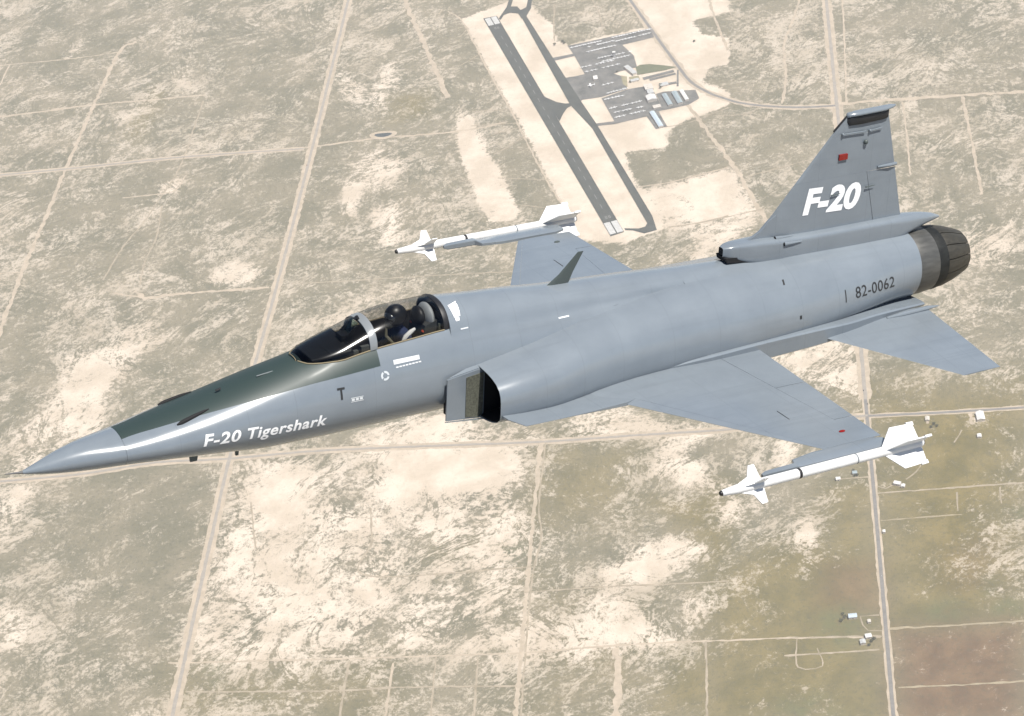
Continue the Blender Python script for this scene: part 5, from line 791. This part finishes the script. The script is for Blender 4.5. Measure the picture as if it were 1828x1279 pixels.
bmx = bmesh.new(); bmx.from_mesh(me_); lay = bmx.verts.layers.skin.verify(); bmx.verts.ensure_lookup_table()
for v_, q in zip(bmx.verts, pr_): v_[lay].radius = (q, q)
bmx.verts[0][lay].use_root = True; bmx.to_mesh(me_); bmx.free()
po.modifiers.new('skin', 'SKIN').use_smooth_shade = True; sb_ = po.modifiers.new('sub', 'SUBSURF'); sb_.levels = 2; sb_.render_levels = 2
me_.materials.append(mat('dark blue flight suit', (.018, .028, .075), .8, noise=.3, nscale=14))
pk = dict(base=pb)
m_ = MB(); m_.ball((5.175, -.01, 1.085), (.150, .132, .150), 20, 14); m_.obj('helmet', mat('black helmet', (.008, .008, .009), .4), pil, **pk)
m_ = MB(); m_.ball((5.085, -.035, 1.09), (.078, .100, .075), 16, 10); m_.obj('visor', mat('dark visor', (.02, .022, .025), .06, coat=1), pil, **pk)
m_ = MB(); m_.ball((5.075, -.03, .99), (.065, .055, .060), 12, 8); m_.tube([(5.03, -.03, .97), (5.02, -.06, .85), (5.10, -.12, .74)], .022, 8); m_.obj('oxygen_mask', mat('olive rubber', (.13, .12, .08), .6), pil, **pk)
m_ = MB(); m_.tube([(5.37, -.17, .93), (5.31, -.18, .905), (5.23, -.19, .85), (5.19, -.19, .79)], [.018, .03, .034, .022], 8); m_.obj('shoulder_strap', mat('pale strap', (.72, .72, .70), .6), pil, **pk)
m_ = MB(); m_.tube([(5.24, -.16, .80), (5.14, -.17, .62), (5.16, -.1, .46)], .03, 8); m_.tube([(5.24, .12, .80), (5.14, .13, .62), (5.16, .1, .46)], .03, 8); m_.obj('harness', mat('olive harness', (.15, .15, .09), .8), pil, **pk)
for sg, hc in ((-1, (4.86, -.21, .53)), (1, (4.86, .18, .53))):
    m_ = MB(); m_.ball(hc, (.05, .042, .028), 12, 8)
    for k in range(4): y = hc[1]-.03+.02*k; m_.tube([(hc[0]-.03, y, hc[2]+.012), (hc[0]-.075, y, hc[2]+.010-.006*(k % 2)), (hc[0]-.088+.006*abs(k-1.5), y, hc[2]-.022), (hc[0]-.065, y, hc[2]-.036)], [.011, .0105, .010, .008], 8)
    m_.tube([(hc[0]+.005, hc[1]-sg*.035, hc[2]), (hc[0]-.035, hc[1]-sg*.055, hc[2]-.012), (hc[0]-.060, hc[1]-sg*.045, hc[2]-.028)], [.013, .012, .009], 8)
    m_.obj('glove', mat('green glove', (.10, .11, .06), .8), pil, **pk)

# ---------------------------------------------------------------- air between the camera and the desert
hz = MB(); TOPZ = 6.0; BOTZ = GZ-1.0; hz.box((0, 0, (TOPZ+BOTZ)/2), (2*FARX+200, 2*FARX+200, TOPZ-BOTZ))
hm = bpy.data.materials.new('haze'); hm.use_nodes = True; t = hm.node_tree; t.nodes.clear(); pv_ = N(t, 'ShaderNodeVolumePrincipled'); pv_.inputs['Color'].default_value = (.95, .96, 1.0, 1); pv_.inputs['Density'].default_value = 3.9e-5; pv_.inputs['Anisotropy'].default_value = .2
ho = N(t, 'ShaderNodeOutputMaterial'); t.links.new(pv_.outputs[0], ho.inputs['Volume'])
ho_ = hz.obj('haze', hm, smooth=False); tag(ho_, kind='stuff')
S.cycles.volume_bounces = 2; S.cycles.max_bounces = 8; S.cycles.transparent_max_bounces = 16
